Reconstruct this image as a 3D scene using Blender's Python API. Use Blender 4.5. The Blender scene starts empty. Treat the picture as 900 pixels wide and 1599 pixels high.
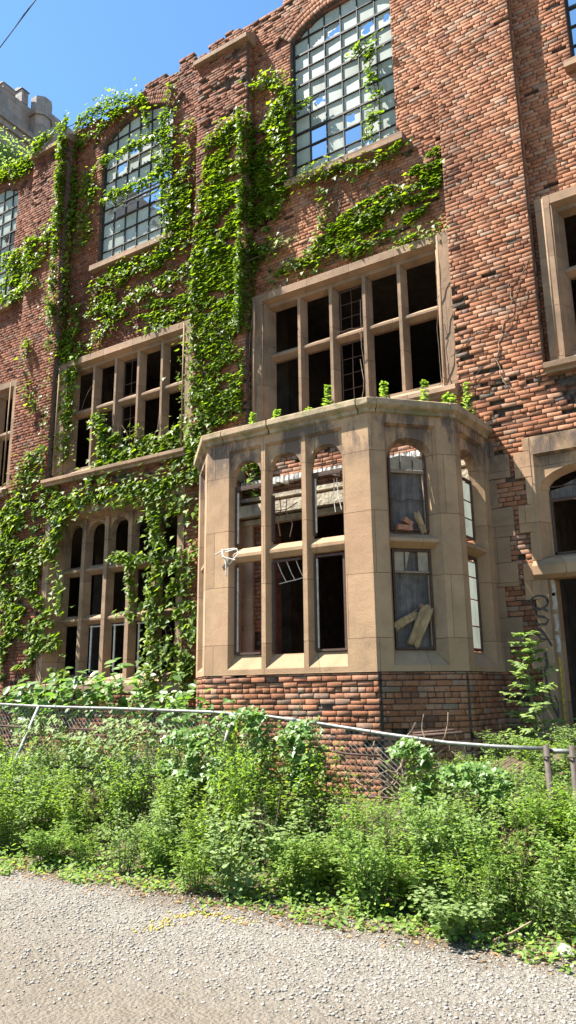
import bpy, bmesh, math, random
import numpy as np
from mathutils import Vector, noise
random.seed(7); RNG = np.random.default_rng(7)
scene = bpy.context.scene
COL = scene.collection

# ------------------------------------------------------------------ camera
YAW, PITCH, ROLL, FPX, EYE = 0.560454754, 0.237534051, -0.011372916, 1156.644, 1.6
def _axes():
    cy, sy, cp, sp = math.cos(YAW), math.sin(YAW), math.cos(PITCH), math.sin(PITCH)
    d = Vector((-sy*cp, cy*cp, sp)); r = Vector((cy, sy, 0)); u = r.cross(d)
    c, s = math.cos(ROLL), math.sin(ROLL)
    return c*r + s*u, -s*r + c*u, d
CR, CU, CD = _axes()
cam_data = bpy.data.cameras.new('camera'); cam = bpy.data.objects.new('camera', cam_data); COL.objects.link(cam)
from mathutils import Matrix
m3 = Matrix((CR, CU, -CD)).transposed()
cam.matrix_world = Matrix.Translation((0, 0, EYE)) @ m3.to_4x4()
cam_data.sensor_fit = 'AUTO'; cam_data.sensor_width = 36; cam_data.lens = FPX/1599*36
cam_data.clip_start = 0.05; cam_data.clip_end = 3000
scene.camera = cam
def ray(x, y): return (x-450)/FPX*CR + (799.5-y)/FPX*CU + CD
def at(x, y, Y):            # a measured point of the photograph, on a wall plane Y
    v = ray(x, y); return v*(Y/v.y) + Vector((0, 0, EYE))
def atX(x, y, X):
    v = ray(x, y); return v*(X/v.x) + Vector((0, 0, EYE))

# ------------------------------------------------------------------ light
sv = Vector((-1.95, -1.15, 3.7)).normalized()
world = bpy.data.worlds.new('World'); scene.world = world; world.use_nodes = True
nt = world.node_tree
sky = nt.nodes.new('ShaderNodeTexSky'); sky.sky_type = 'NISHITA'; sky.sun_disc = False
sky.sun_elevation = math.asin(sv.z); sky.sun_rotation = math.atan2(sv.x, sv.y)
sky.air_density = 1.15; sky.dust_density = 0.1; sky.ozone_density = 3.2
bg = nt.nodes['Background']; bg.inputs['Strength'].default_value = 0.054
tint = nt.nodes.new('ShaderNodeMix'); tint.data_type = 'RGBA'; tint.blend_type = 'MULTIPLY'; tint.inputs[0].default_value = 1
tint.inputs[7].default_value = (.88, 1.13, 1.2, 1)       # the clear deep blue of a dry summer noon
nt.links.new(sky.outputs[0], tint.inputs[6]); nt.links.new(tint.outputs[2], bg.inputs['Color'])
sl = bpy.data.lights.new('sun', 'SUN'); sl.energy = 5.0; sl.angle = math.radians(0.53); sl.color = (1, .955, .88)
so = bpy.data.objects.new('sun', sl); COL.objects.link(so); so.location = (-10, -10, 30)
so.rotation_euler = (-sv).to_track_quat('-Z', 'Y').to_euler()
vs = scene.view_settings
vs.view_transform = 'Standard'; vs.look = 'None'; vs.gamma = 1; vs.exposure = 2.05; vs.use_curve_mapping = False

# ------------------------------------------------------------------ materials
def newmat(name):
    m = bpy.data.materials.new(name); m.use_nodes = True
    n = m.node_tree; b = n.nodes['Principled BSDF']
    return m, n, b
def node(n, t, **kw):
    x = n.nodes.new(t)
    for k, v in kw.items(): setattr(x, k, v)
    return x
def ramp(n, stops, fac, interp='LINEAR'):
    r = node(n, 'ShaderNodeValToRGB'); r.color_ramp.interpolation = interp
    e = r.color_ramp.elements
    while len(e) < len(stops): e.new(0.5)
    for i, (p, c) in enumerate(stops):
        e[i].position = p; e[i].color = (*c, 1) if len(c) == 3 else c
    n.links.new(fac, r.inputs[0]); return r.outputs[0]
def tex_noise(n, scale, detail=4, rough=.55, vec=None):
    t = node(n, 'ShaderNodeTexNoise'); t.inputs['Scale'].default_value = scale
    t.inputs['Detail'].default_value = detail; t.inputs['Roughness'].default_value = rough
    if vec is None:
        g = node(n, 'ShaderNodeNewGeometry'); vec = g.outputs['Position']
    n.links.new(vec, t.inputs['Vector']); return t.outputs['Fac']
def mixc(n, fac, a, b, mode='MIX'):
    x = node(n, 'ShaderNodeMix', data_type='RGBA', blend_type=mode)
    for sock, v in ((x.inputs[0], fac), (x.inputs[6], a), (x.inputs[7], b)):
        if hasattr(v, 'links') or isinstance(v, bpy.types.NodeSocket): n.links.new(v, sock)
        else: sock.default_value = v if not isinstance(v, tuple) or len(v) == 4 else (*v, 1)
    return x.outputs[2]
def bump(n, b, h, dist=.01, strength=1.0):
    x = node(n, 'ShaderNodeBump'); x.inputs['Distance'].default_value = dist; x.inputs['Strength'].default_value = strength
    n.links.new(h, x.inputs['Height']); n.links.new(x.outputs[0], b.inputs['Normal'])
def math_(n, op, a, b=0.0):
    x = node(n, 'ShaderNodeMath', operation=op)
    for i, v in enumerate((a, b)):
        if isinstance(v, bpy.types.NodeSocket): n.links.new(v, x.inputs[i])
        else: x.inputs[i].default_value = v
    return x.outputs[0]
def stretch(n, sc):
    g = node(n, 'ShaderNodeNewGeometry'); mp = node(n, 'ShaderNodeMapping'); mp.inputs['Scale'].default_value = sc
    n.links.new(g.outputs['Position'], mp.inputs['Vector']); return mp.outputs[0]

def brick_mat(name, tint=1.0):
    m, n, b = newmat(name)
    g = node(n, 'ShaderNodeNewGeometry')
    c = ramp(n, [(0, (.17, .085, .055)), (.04, (.22, .092, .052)), (.14, (.29, .118, .06)), (.36, (.33, .145, .075)),
                 (.55, (.365, .172, .095)), (.72, (.325, .138, .07)), (.88, (.36, .20, .125)), (.96, (.29, .185, .125)), (1, (.22, .145, .10))],
             g.outputs['Random Per Island'])
    nz = tex_noise(n, 30, 5, .7)
    c = mixc(n, .55, c, ramp(n, [(.3, (.35, .33, .33)), (.6, (1, 1, 1))], nz), 'MULTIPLY')
    # soot and wash-down stains in large uneven patches
    soot = tex_noise(n, .55, 6, .62, stretch(n, (1.4, 1, .8)))
    c = mixc(n, ramp(n, [(.47, (0, 0, 0)), (.64, (.72, .72, .72))], soot), c, mixc(n, .85, c, (.25, .2, .18), 'MULTIPLY'))
    pale = tex_noise(n, 1.3, 5, .6, stretch(n, (1, 1, 1.6)))
    c = mixc(n, ramp(n, [(.56, (0, 0, 0)), (.75, (.4, .4, .4))], pale), c, (.40, .26, .185))
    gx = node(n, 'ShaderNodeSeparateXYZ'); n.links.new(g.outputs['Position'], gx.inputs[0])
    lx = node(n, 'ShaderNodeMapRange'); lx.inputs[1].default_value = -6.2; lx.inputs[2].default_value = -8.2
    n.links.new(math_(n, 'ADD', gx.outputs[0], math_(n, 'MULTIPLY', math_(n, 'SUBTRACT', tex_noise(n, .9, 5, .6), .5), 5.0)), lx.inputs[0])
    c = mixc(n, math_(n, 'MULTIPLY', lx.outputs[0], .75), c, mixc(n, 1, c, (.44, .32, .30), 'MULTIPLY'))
    if tint != 1: c = mixc(n, 1, c, (tint, tint, tint), 'MULTIPLY')
    n.links.new(c, b.inputs['Base Color']); b.inputs['Roughness'].default_value = .92; b.inputs['Specular IOR Level'].default_value = .2
    bump(n, b, tex_noise(n, 45, 6, .75), .008, .8)
    return m
M = {}
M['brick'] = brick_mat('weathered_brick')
m, n, b = newmat('old_mortar')
c = ramp(n, [(.3, (.05, .034, .026)), (.7, (.125, .09, .065))], tex_noise(n, 14, 5))
n.links.new(c, b.inputs['Base Color']); b.inputs['Roughness'].default_value = 1
bump(n, b, tex_noise(n, 70, 5, .7), .012); M['mortar'] = m

# brick as a texture, for wall cores and interior walls
def tex_brick(name, c1, c2, mo, dark=1):
    m, n, b = newmat(name)
    g = node(n, 'ShaderNodeNewGeometry'); s = node(n, 'ShaderNodeSeparateXYZ'); n.links.new(g.outputs['Position'], s.inputs[0])
    cb = node(n, 'ShaderNodeCombineXYZ'); n.links.new(math_(n, 'ADD', s.outputs[0], s.outputs[1]), cb.inputs[0]); n.links.new(s.outputs[2], cb.inputs[1])
    t = node(n, 'ShaderNodeTexBrick'); n.links.new(cb.outputs[0], t.inputs['Vector'])
    t.inputs['Scale'].default_value = 1; t.inputs['Brick Width'].default_value = .21; t.inputs['Row Height'].default_value = .0685
    t.inputs['Mortar Size'].default_value = .006; t.inputs['Mortar Smooth'].default_value = .3
    t.inputs['Color1'].default_value = (*c1, 1); t.inputs['Color2'].default_value = (*c2, 1); t.inputs['Mortar'].default_value = (*mo, 1)
    c = mixc(n, .7, t.outputs['Color'], ramp(n, [(.3, (.25, .25, .25)), (.65, (1, 1, 1))], tex_noise(n, 4, 6, .7)), 'MULTIPLY')
    n.links.new(c, b.inputs['Base Color']); b.inputs['Roughness'].default_value = .95
    h = math_(n, 'SUBTRACT', tex_noise(n, 40, 5, .7), t.outputs['Fac'])
    bump(n, b, h, .015); return m
M['core'] = tex_brick('wall_core_brick', (.27, .10, .06), (.16, .07, .05), (.16, .12, .09))
M['inner_brick'] = tex_brick('interior_brick', (.30, .12, .07), (.20, .08, .05), (.14, .10, .08))

def stone_mat(name, base=(.425, .275, .155), dark=(.27, .172, .097), joints=True, moss=.0):
    m, n, b = newmat(name)
    n1 = tex_noise(n, 3.2, 7, .65); n2 = tex_noise(n, 120, 3, .6)
    c = ramp(n, [(.25, dark), (.48, tuple((a+d)/2*1.05 for a, d in zip(base, dark))), (.68, base)], n1)
    c = mixc(n, .35, c, ramp(n, [(.35, (.55, .52, .5)), (.6, (1, 1, 1))], n2), 'MULTIPLY')
    st = tex_noise(n, 1, 6, .7, stretch(n, (4.5, 4.5, .55)))
    c = mixc(n, ramp(n, [(.52, (0, 0, 0)), (.72, (.4, .4, .4))], st), c, (.19, .14, .10))
    pt = tex_noise(n, 1.1, 3, .5)
    c = mixc(n, ramp(n, [(.45, (0, 0, 0)), (.7, (.45, .45, .45))], pt), c, (.42, .25, .15))
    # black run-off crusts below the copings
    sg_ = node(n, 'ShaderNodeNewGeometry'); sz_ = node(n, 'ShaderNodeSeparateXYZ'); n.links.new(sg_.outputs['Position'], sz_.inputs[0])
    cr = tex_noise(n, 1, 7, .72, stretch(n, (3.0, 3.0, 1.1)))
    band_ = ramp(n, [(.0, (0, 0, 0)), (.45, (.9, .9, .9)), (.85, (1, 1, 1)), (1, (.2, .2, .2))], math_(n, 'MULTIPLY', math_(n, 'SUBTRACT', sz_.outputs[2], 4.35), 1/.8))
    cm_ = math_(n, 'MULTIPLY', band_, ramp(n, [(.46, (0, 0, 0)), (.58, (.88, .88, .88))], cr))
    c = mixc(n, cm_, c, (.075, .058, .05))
    hgt = math_(n, 'MULTIPLY', n2, .35)
    if joints:
        g = node(n, 'ShaderNodeNewGeometry'); s = node(n, 'ShaderNodeSeparateXYZ'); n.links.new(g.outputs['Position'], s.inputs[0])
        cb = node(n, 'ShaderNodeCombineXYZ')
        n.links.new(math_(n, 'ADD', s.outputs[0], math_(n, 'MULTIPLY', s.outputs[1], .83)), cb.inputs[0])
        n.links.new(math_(n, 'ADD', s.outputs[2], .13), cb.inputs[1])
        t = node(n, 'ShaderNodeTexBrick'); n.links.new(cb.outputs[0], t.inputs['Vector'])
        t.inputs['Scale'].default_value = 1; t.inputs['Brick Width'].default_value = .83; t.inputs['Row Height'].default_value = .78
        t.inputs['Mortar Size'].default_value = .003; t.inputs['Mortar Smooth'].default_value = .1; t.inputs['Bias'].default_value = 0
        t.inputs['Color1'].default_value = (1, 1, 1, 1); t.inputs['Color2'].default_value = (.78, .76, .74, 1); t.inputs['Mortar'].default_value = (.34, .29, .25, 1)
        c = mixc(n, .9, c, t.outputs['Color'], 'MULTIPLY')
        hgt = math_(n, 'SUBTRACT', hgt, math_(n, 'MULTIPLY', t.outputs['Fac'], 1.0))
    if moss:
        mz = tex_noise(n, 6, 6, .7)
        c = mixc(n, ramp(n, [(.45, (0, 0, 0)), (.62, (moss,)*3)], mz), c, (.13, .125, .05))
    n.links.new(c, b.inputs['Base Color']); b.inputs['Roughness'].default_value = .88; b.inputs['Specular IOR Level'].default_value = .25
    bump(n, b, math_(n, 'ADD', hgt, math_(n, 'MULTIPLY', n1, .7)), .016, .9)
    bv = node(n, 'ShaderNodeBevel', samples=4); bv.inputs['Radius'].default_value = .014
    bp = [x for x in n.nodes if x.type == 'BUMP'][0]; n.links.new(bv.outputs[0], bp.inputs['Normal'])
    return m
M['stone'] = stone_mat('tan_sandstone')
M['stone_dull'] = stone_mat('weathered_sandstone', (.325, .215, .13), (.17, .112, .07))
M['cornice'] = stone_mat('mossy_sandstone', (.42, .31, .19), (.22, .17, .11), False, .75)
M['grey_stone'] = stone_mat('grey_limestone', (.36, .325, .30), (.24, .215, .20))

def simple(name, col, rough=.8, noise_s=20, var=.4, metal=0, bmp=.004, spec=.3):
    m, n, b = newmat(name)
    c = ramp(n, [(.3, tuple(x*(1-var) for x in col)), (.7, col)], tex_noise(n, noise_s, 5, .65))
    n.links.new(c, b.inputs['Base Color']); b.inputs['Roughness'].default_value = rough; b.inputs['Metallic'].default_value = metal
    b.inputs['Specular IOR Level'].default_value = spec
    bump(n, b, tex_noise(n, noise_s*3, 4), bmp); return m
M['rust'] = simple('rusty_steel', (.095, .055, .04), .85, 30, .6)
M['darkbar'] = simple('dark_steel_bar', (.04, .036, .034), .7, 30, .5)
M['galv'] = simple('galvanised_steel', (.25, .25, .225), .55, 14, .6, .35, .002, .5)
M['rustgalv'] = simple('rusting_galvanised_steel', (.085, .066, .05), .7, 12, .6, .1, .002)
M['wire'] = simple('chain_link_wire', (.27, .25, .22), .6, 25, .5, .3, .001)
M['whitepaint'] = simple('chipped_white_paint', (.62, .59, .52), .7, 18, .5)
M['dusty'] = simple('dust_caked_glass', (.36, .28, .19), .5, 6, .5)
M['concrete'] = simple('crumbling_concrete', (.42, .36, .26), .95, 6, .6, 0, .02)
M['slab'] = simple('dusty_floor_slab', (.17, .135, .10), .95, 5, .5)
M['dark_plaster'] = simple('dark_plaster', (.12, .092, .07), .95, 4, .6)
M['tan_plaster'] = simple('tan_plaster', (.40, .28, .19), .95, 5, .4)
def wood_mat(name, lo, hi, sc):
    m, n, b = newmat(name); tc = node(n, 'ShaderNodeTexCoord'); mp = node(n, 'ShaderNodeMapping'); mp.inputs['Scale'].default_value = sc
    n.links.new(tc.outputs['Object'], mp.inputs['Vector']); nz = tex_noise(n, 1, 7, .7, mp.outputs[0])
    c = ramp(n, [(.3, lo), (.5, tuple((a+d)/2 for a, d in zip(lo, hi))), (.68, hi)], nz)
    c = mixc(n, .6, c, ramp(n, [(.35, (.4, .38, .36)), (.6, (1, 1, 1))], tex_noise(n, 9, 5, .7)), 'MULTIPLY')
    n.links.new(c, b.inputs['Base Color']); b.inputs['Roughness'].default_value = .9; bump(n, b, nz, .006); return m
M['wood'] = wood_mat('broken_timber', (.16, .10, .05), (.42, .28, .14), (45, 45, 5))
M['ply'] = wood_mat('weathered_plywood', (.05, .042, .036), (.17, .14, .12), (16, 16, 1.6))
M['loosebrick'] = simple('loose_brick', (.40, .18, .11), .9, 20, .4, 0, .008)
M['rock'] = simple('rubble_stone', (.34, .30, .25), .95, 9, .4, 0, .02)
M['bark'] = simple('brown_stem', (.13, .085, .055), .9, 25, .4)
M['twig'] = simple('dry_twig', (.27, .19, .125), .9, 25, .4)
M['greenstem'] = simple('green_stem', (.12, .13, .05), .8, 25, .4)
M['cable'] = simple('black_cable', (.02, .02, .02), .5)
M['blackpaint'] = simple('black_spray_paint', (.085, .062, .048), .8, 25, .6)
M['yellowspray'] = simple('yellow_spray_paint', (.55, .38, .03), .7)
M['palepaint'] = simple('flaking_pale_paint', (.50, .42, .34), .8, 9, .4)
M['roadyellow'] = simple('yellow_road_paint', (.42, .31, .05), .8, 30, .35)

def leaf_mat(name, lo, hi, back, trans=.45, rough=.4, spec=.5):
    m = bpy.data.materials.new(name); m.use_nodes = True; n = m.node_tree
    b = n.nodes['Principled BSDF']; out = n.nodes['Material Output']
    g = node(n, 'ShaderNodeNewGeometry')
    c = ramp(n, [(0, lo), (.55, tuple((a+d)/2 for a, d in zip(lo, hi))), (.93, hi), (1, tuple(x*1.15 for x in hi))], g.outputs['Random Per Island'])
    n.links.new(c, b.inputs['Base Color']); b.inputs['Roughness'].default_value = rough; b.inputs['Specular IOR Level'].default_value = spec
    t = node(n, 'ShaderNodeBsdfTranslucent'); tc = mixc(n, 1, c, back, 'MULTIPLY'); n.links.new(tc, t.inputs['Color'])
    mx = node(n, 'ShaderNodeMixShader'); mx.inputs[0].default_value = trans
    n.links.new(b.outputs[0], mx.inputs[1]); n.links.new(t.outputs[0], mx.inputs[2]); n.links.new(mx.outputs[0], out.inputs['Surface'])
    return m
M['ivy'] = leaf_mat('ivy_leaf', (.045, .09, .012), (.175, .235, .022), (2.0, 2.1, .5), .42, .52, .34)
M['weed1'] = leaf_mat('weed_leaf_green', (.10, .175, .028), (.255, .34, .08), (1.5, 1.5, .6), .52, .55, .3)
M['weed2'] = leaf_mat('weed_leaf_bluegreen', (.13, .19, .06), (.25, .325, .125), (1.4, 1.5, .8), .48, .6, .3)
M['weed3'] = leaf_mat('weed_leaf_yellowgreen', (.10, .18, .03), (.235, .33, .075), (1.45, 1.5, .6), .5, .55, .3)
M['broad'] = leaf_mat('broad_leaf', (.075, .15, .03), (.17, .26, .07), (1.5, 1.7, .7), .42, .4, .5)
M['dryleaf'] = leaf_mat('dry_leaf', (.16, .09, .045), (.30, .19, .09), (1, 1, .8), .3, .8, .2)

m = bpy.data.materials.new('dirty_window_glass'); m.use_nodes = True; n = m.node_tree; b = n.nodes['Principled BSDF']; out = n.nodes['Material Output']
g = node(n, 'ShaderNodeNewGeometry')
c = ramp(n, [(0, (.27, .305, .26)), (.5, (.37, .41, .355)), (.85, (.42, .46, .40)), (1, (.32, .36, .33))], g.outputs['Random Per Island'])
c = mixc(n, .5, c, ramp(n, [(.3, (.34, .31, .26)), (.46, (.75, .74, .70)), (.62, (1, 1, 1))], tex_noise(n, 1, 7, .72, stretch(n, (5, 5, 2.2)))), 'MULTIPLY')
n.links.new(c, b.inputs['Base Color']); b.inputs['Roughness'].default_value = .4; b.inputs['Specular IOR Level'].default_value = .22
t = node(n, 'ShaderNodeBsdfTranslucent'); n.links.new(c, t.inputs['Color'])
mx = node(n, 'ShaderNodeMixShader'); mx.inputs[0].default_value = .36
n.links.new(b.outputs[0], mx.inputs[1]); n.links.new(t.outputs[0], mx.inputs[2]); n.links.new(mx.outputs[0], out.inputs['Surface'])
M['glass'] = m

m, n, b = newmat('gravel_ground')
v = node(n, 'ShaderNodeTexVoronoi'); v.inputs['Scale'].default_value = 42; g = node(n, 'ShaderNodeNewGeometry'); n.links.new(g.outputs['Position'], v.inputs['Vector'])
st = ramp(n, [(0, (.13, .115, .094)), (.5, (.195, .176, .148)), (1, (.25, .228, .195))], v.outputs['Color'])
du = ramp(n, [(.3, (.125, .102, .075)), (.7, (.19, .16, .122))], tex_noise(n, 9, 7, .7))
s = node(n, 'ShaderNodeSeparateXYZ'); n.links.new(g.outputs['Position'], s.inputs[0])
band = math_(n, 'ADD', s.outputs[1], math_(n, 'MULTIPLY', math_(n, 'SUBTRACT', tex_noise(n, 1.3, 5, .6), .5), 1.6))
mr = node(n, 'ShaderNodeMapRange'); mr.inputs[1].default_value = 3.3; mr.inputs[2].default_value = 4.4; n.links.new(band, mr.inputs[0])
c = mixc(n, math_(n, 'ADD', math_(n, 'MULTIPLY', mr.outputs[0], .75), .15), du, st)
mr2 = node(n, 'ShaderNodeMapRange'); mr2.inputs[1].default_value = 4.75; mr2.inputs[2].default_value = 5.2; n.links.new(band, mr2.inputs[0])
soil = ramp(n, [(.3, (.05, .035, .022)), (.7, (.14, .10, .065))], tex_noise(n, 7, 6, .7))
c = mixc(n, mr2.outputs[0], c, soil)
n.links.new(c, b.inputs['Base Color']); b.inputs['Roughness'].default_value = .95; b.inputs['Specular IOR Level'].default_value = .2
bump(n, b, math_(n, 'ADD', math_(n, 'MULTIPLY', v.outputs['Distance'], -.8), tex_noise(n, 60, 5, .7)), .02); M['ground'] = m
m, n, b = newmat('gravel_pebble'); g = node(n, 'ShaderNodeNewGeometry')
c = ramp(n, [(0, (.135, .12, .098)), (.3, (.19, .172, .145)), (.7, (.235, .215, .184)), (.94, (.29, .268, .235)), (1, (.18, .14, .105))], g.outputs['Random Per Island'])
n.links.new(c, b.inputs['Base Color']); b.inputs['Roughness'].default_value = .9; M['pebble'] = m

# ------------------------------------------------------------------ helpers
def tag(o, label=None, cat=None, group=None, kind=None):
    if label: o['label'] = label
    if cat: o['category'] = cat
    if group: o['group'] = group
    if kind: o['kind'] = kind
    return o
def empty(name, loc=(0, 0, 0), label=None, cat=None, group=None):
    o = bpy.data.objects.new(name, None); o.empty_display_size = .2; COL.objects.link(o); o.location = loc
    return tag(o, label, cat, group)
def link(name, me, parent=None):
    o = bpy.data.objects.new(name, me); COL.objects.link(o)
    if parent is not None:
        o.parent = parent
        bpy.context.view_layer.update()
        o.matrix_parent_inverse = parent.matrix_world.inverted()
    return o
class MB:
    def __init__(s): s.v = []; s.f = []; s.mi = []
    def add(s, vs, fs, mi=0):
        k = len(s.v); s.v += [tuple(p) for p in vs]; s.f += [tuple(i+k for i in f) for f in fs]; s.mi += [mi]*len(fs)
    def quad(s, a, b, c, d, mi=0): s.add((a, b, c, d), ((0, 1, 2, 3),), mi)
    def box(s, x0, x1, y0, y1, z0, z1, mi=0, jit=0):
        P = [(x0, y0, z0), (x1, y0, z0), (x1, y1, z0), (x0, y1, z0), (x0, y0, z1), (x1, y0, z1), (x1, y1, z1), (x0, y1, z1)]
        if jit: P = [tuple(c+random.uniform(-jit, jit) for c in p) for p in P]
        s.add(P, ((3, 2, 1, 0), (4, 5, 6, 7), (0, 1, 5, 4), (1, 2, 6, 5), (2, 3, 7, 6), (3, 0, 4, 7)), mi)
    def obox(s, T, u0, u1, d0, d1, z0, z1, mi=0, jit=0):
        P = [(u0, d0, z0), (u1, d0, z0), (u1, d1, z0), (u0, d1, z0), (u0, d0, z1), (u1, d0, z1), (u1, d1, z1), (u0, d1, z1)]
        if jit: P = [tuple(c+random.uniform(-jit, jit) for c in p) for p in P]
        s.add([T(*p) for p in P], ((3, 2, 1, 0), (4, 5, 6, 7), (0, 1, 5, 4), (1, 2, 6, 5), (2, 3, 7, 6), (3, 0, 4, 7)), mi)
    def tube(s, pts, r, n=6, mi=0, cap=True):
        pts = [Vector(p) for p in pts]; rs = r if isinstance(r, (list, tuple)) else [r]*len(pts)
        rings = []; ref = Vector((.13, .31, .94))
        for i, p in enumerate(pts):
            t = (pts[min(i+1, len(pts)-1)]-pts[max(i-1, 0)])
            if t.length < 1e-9: t = Vector((0, 0, 1))
            t.normalize(); a = t.cross(ref)
            if a.length < .1: a = t.cross(Vector((1, 0, 0)))
            a.normalize(); c = t.cross(a)
            rings.append([p+rs[i]*(math.cos(2*math.pi*k/n)*a+math.sin(2*math.pi*k/n)*c) for k in range(n)])
        vs = [q for rg in rings for q in rg]; fs = []
        for i in range(len(pts)-1):
            for k in range(n): fs.append((i*n+k, i*n+(k+1) % n, (i+1)*n+(k+1) % n, (i+1)*n+k))
        if cap: fs += [tuple(range(n))[::-1], tuple(range((len(pts)-1)*n, len(pts)*n))]
        s.add(vs, fs, mi)
    def build(s, name, mats, parent=None, smooth=False):
        me = bpy.data.meshes.new(name); me.from_pydata(s.v, [], s.f)
        for m in (mats if isinstance(mats, (list, tuple)) else [mats]): me.materials.append(m)
        if len(set(s.mi)) > 1: me.polygons.foreach_set('material_index', s.mi)
        if smooth: me.polygons.foreach_set('use_smooth', [True]*len(me.polygons))
        me.update(); return link(name, me, parent)
def np_mesh(name, V, F, mats, parent=None, mi=None, smooth=False):
    """V (N,3), F (M,k) all polygons with k corners."""
    me = bpy.data.meshes.new(name); M_, k = F.shape
    me.vertices.add(len(V)); me.vertices.foreach_set('co', np.asarray(V, np.float32).ravel())
    me.loops.add(M_*k); me.loops.foreach_set('vertex_index', F.astype(np.int32).ravel())
    me.polygons.add(M_); me.polygons.foreach_set('loop_start', np.arange(0, M_*k, k, dtype=np.int32))
    for m in (mats if isinstance(mats, (list, tuple)) else [mats]): me.materials.append(m)
    if mi is not None: me.polygons.foreach_set('material_index', mi.astype(np.int32))
    if smooth: me.polygons.foreach_set('use_smooth', np.ones(M_, bool))
    me.update(calc_edges=True); me.validate(); return link(name, me, parent)
def frame(O, U, N):
    O, U, N = Vector(O), Vector(U).normalized(), Vector(N).normalized()
    return lambda u, d, z: O + U*u + N*d + Vector((0, 0, z))
def ns(x, y, z=0, s=1): return noise.noise(Vector((x*s, y*s, z*s)))
def fbm(x, y, z=0, s=1): return noise.fractal(Vector((x*s, y*s, z*s)), .8, 2.1, 4)

# ------------------------------------------------------------------ bricks
def sstep(a, b_, x): t = min(max((x-a)/(b_-a), 0), 1); return t*t*(3-2*t)
CH, BL, JT = .0685, .21, .011
class Bricks:
    """every brick of a wall as real relief, with its mortar bed behind; one mesh"""
    def __init__(s): s.b = []; s.m = []
    def cell(s, T, ua, ub, za, zb, rec=0., mrec=.015, depth=.1, brick=True, jit=.0018):
        if brick:
            e = .0028; j = lambda a=jit: random.uniform(-a, a)
            d0 = rec+j(.005); tl = j(.002); tu = j(.002)
            h = JT/2+random.uniform(-.002, .002)
            u0, u1, z0, z1 = ua+h, ub-h, za+h, zb-h
            F = [(u0, z0), (u1, z0), (u1, z1), (u0, z1)]; q = []
            for (u, z), (su, sz) in zip(F, ((1, 1), (-1, 1), (-1, -1), (1, -1))):
                q.append(T(u+su*(e+j()), d0+tl*(su)+tu*sz, z+sz*(e+j())))
            for (u, z) in F: q.append(T(u+j(), d0+e+abs(j())*.7, z+j(.0015)))
            for (u, z) in F: q.append(T(u, depth+rec, z))
            s.b.append(q)
        s.m.append([T(u, d, z) for d in (mrec+random.uniform(-.003, .004), depth+.01) for (u, z) in ((ua, za), (ub, za), (ub, zb), (ua, zb))])
    def wall(s, T, u0, u1, z0, z1, opens=(), erode=None, skip=None, depth=.1, phase=0, headers=6):
        k = 0; z = z0
        while z < z1-.02:
            zt = min(z+CH, z1); zc = (z+zt)/2; iv = [(u0, u1)]
            for o in opens:
                r = o(zc)
                if not r: continue
                nv = []
                for a, b in iv:
                    if r[1] <= a or r[0] >= b: nv.append((a, b)); continue
                    if r[0]-a > .02: nv.append((a, r[0]))
                    if b-r[1] > .02: nv.append((r[1], b))
                iv = nv
            L = BL/2 if headers and (k+phase) % headers == 0 else BL
            off = ((k+phase) % 2)*L/2 + random.uniform(-.012, .012) + .03*(k % 3)
            for a, b in iv:
                c0 = math.floor((a-off)/L); edges = [a]; i = c0+1
                while i*L+off < b-.035:
                    if i*L+off > a+.035: edges.append(i*L+off+random.uniform(-.004, .004))
                    i += 1
                edges.append(b)
                for p, q in zip(edges[:-1], edges[1:]):
                    um = (p+q)/2
                    if skip and skip(um, zc): continue
                    e = erode(um, zc) if erode else 0.
                    rec, mrec, br = 0., .015, True
                    if random.random() < .010: rec = random.uniform(.006, .02)
                    if random.random() < .003: br = False; mrec = .075
                    if e > 0:
                        rnd = random.random()
                        if rnd < e*.45: br = False; mrec = random.uniform(.06, .1)
                        else: rec = e*random.uniform(0, .055); mrec = .017+e*random.uniform(.005, .035)
                    s.cell(T, p, q, z, zt, rec, mrec, depth, br)
            z += CH; k += 1
    def raw(s, corners8): s.b.append(corners8)
    def build(s, name, parent):
        nb, nm = len(s.b), len(s.m)
        V = np.array(s.b, float).reshape(-1, 3); Vm = np.array(s.m, float).reshape(-1, 3)
        fb = np.array([(0, 1, 2, 3), (4, 5, 1, 0), (5, 6, 2, 1), (6, 7, 3, 2), (7, 4, 0, 3), (8, 9, 5, 4), (9, 10, 6, 5), (10, 11, 7, 6), (11, 8, 4, 7)])
        fm = np.array([(0, 1, 2, 3), (4, 5, 1, 0), (5, 6, 2, 1), (6, 7, 3, 2), (7, 4, 0, 3)])
        FB = (np.arange(nb)[:, None, None]*12+fb[None]).reshape(-1, 4)
        FM = (np.arange(nm)[:, None, None]*8+fm[None]).reshape(-1, 4)+len(V)
        return np_mesh(name, np.vstack([V, Vm]), np.vstack([FB, FM]), [M['brick'], M['mortar']], parent, np.r_[np.zeros(len(FB)), np.ones(len(FM))])
def rect(a, b, z0, z1): return lambda z: (a, b) if z0 < z < z1 else None
def arch_open(c, w, z0, zs, rise, grow=0):
    R = (w*w/4+rise*rise)/(2*rise); zc = zs+rise-R; R2 = R+grow
    def f(z):
        if z0 < z <= zs: return (c-w/2, c+w/2)
        if z > zs and z < zc+R2:
            h = math.sqrt(max(R2*R2-(z-zc)**2, 0)); 
            if grow: h = min(h, w/2+grow)
            return (c-h, c+h) if h > .02 else None
        return None
    return f
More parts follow.
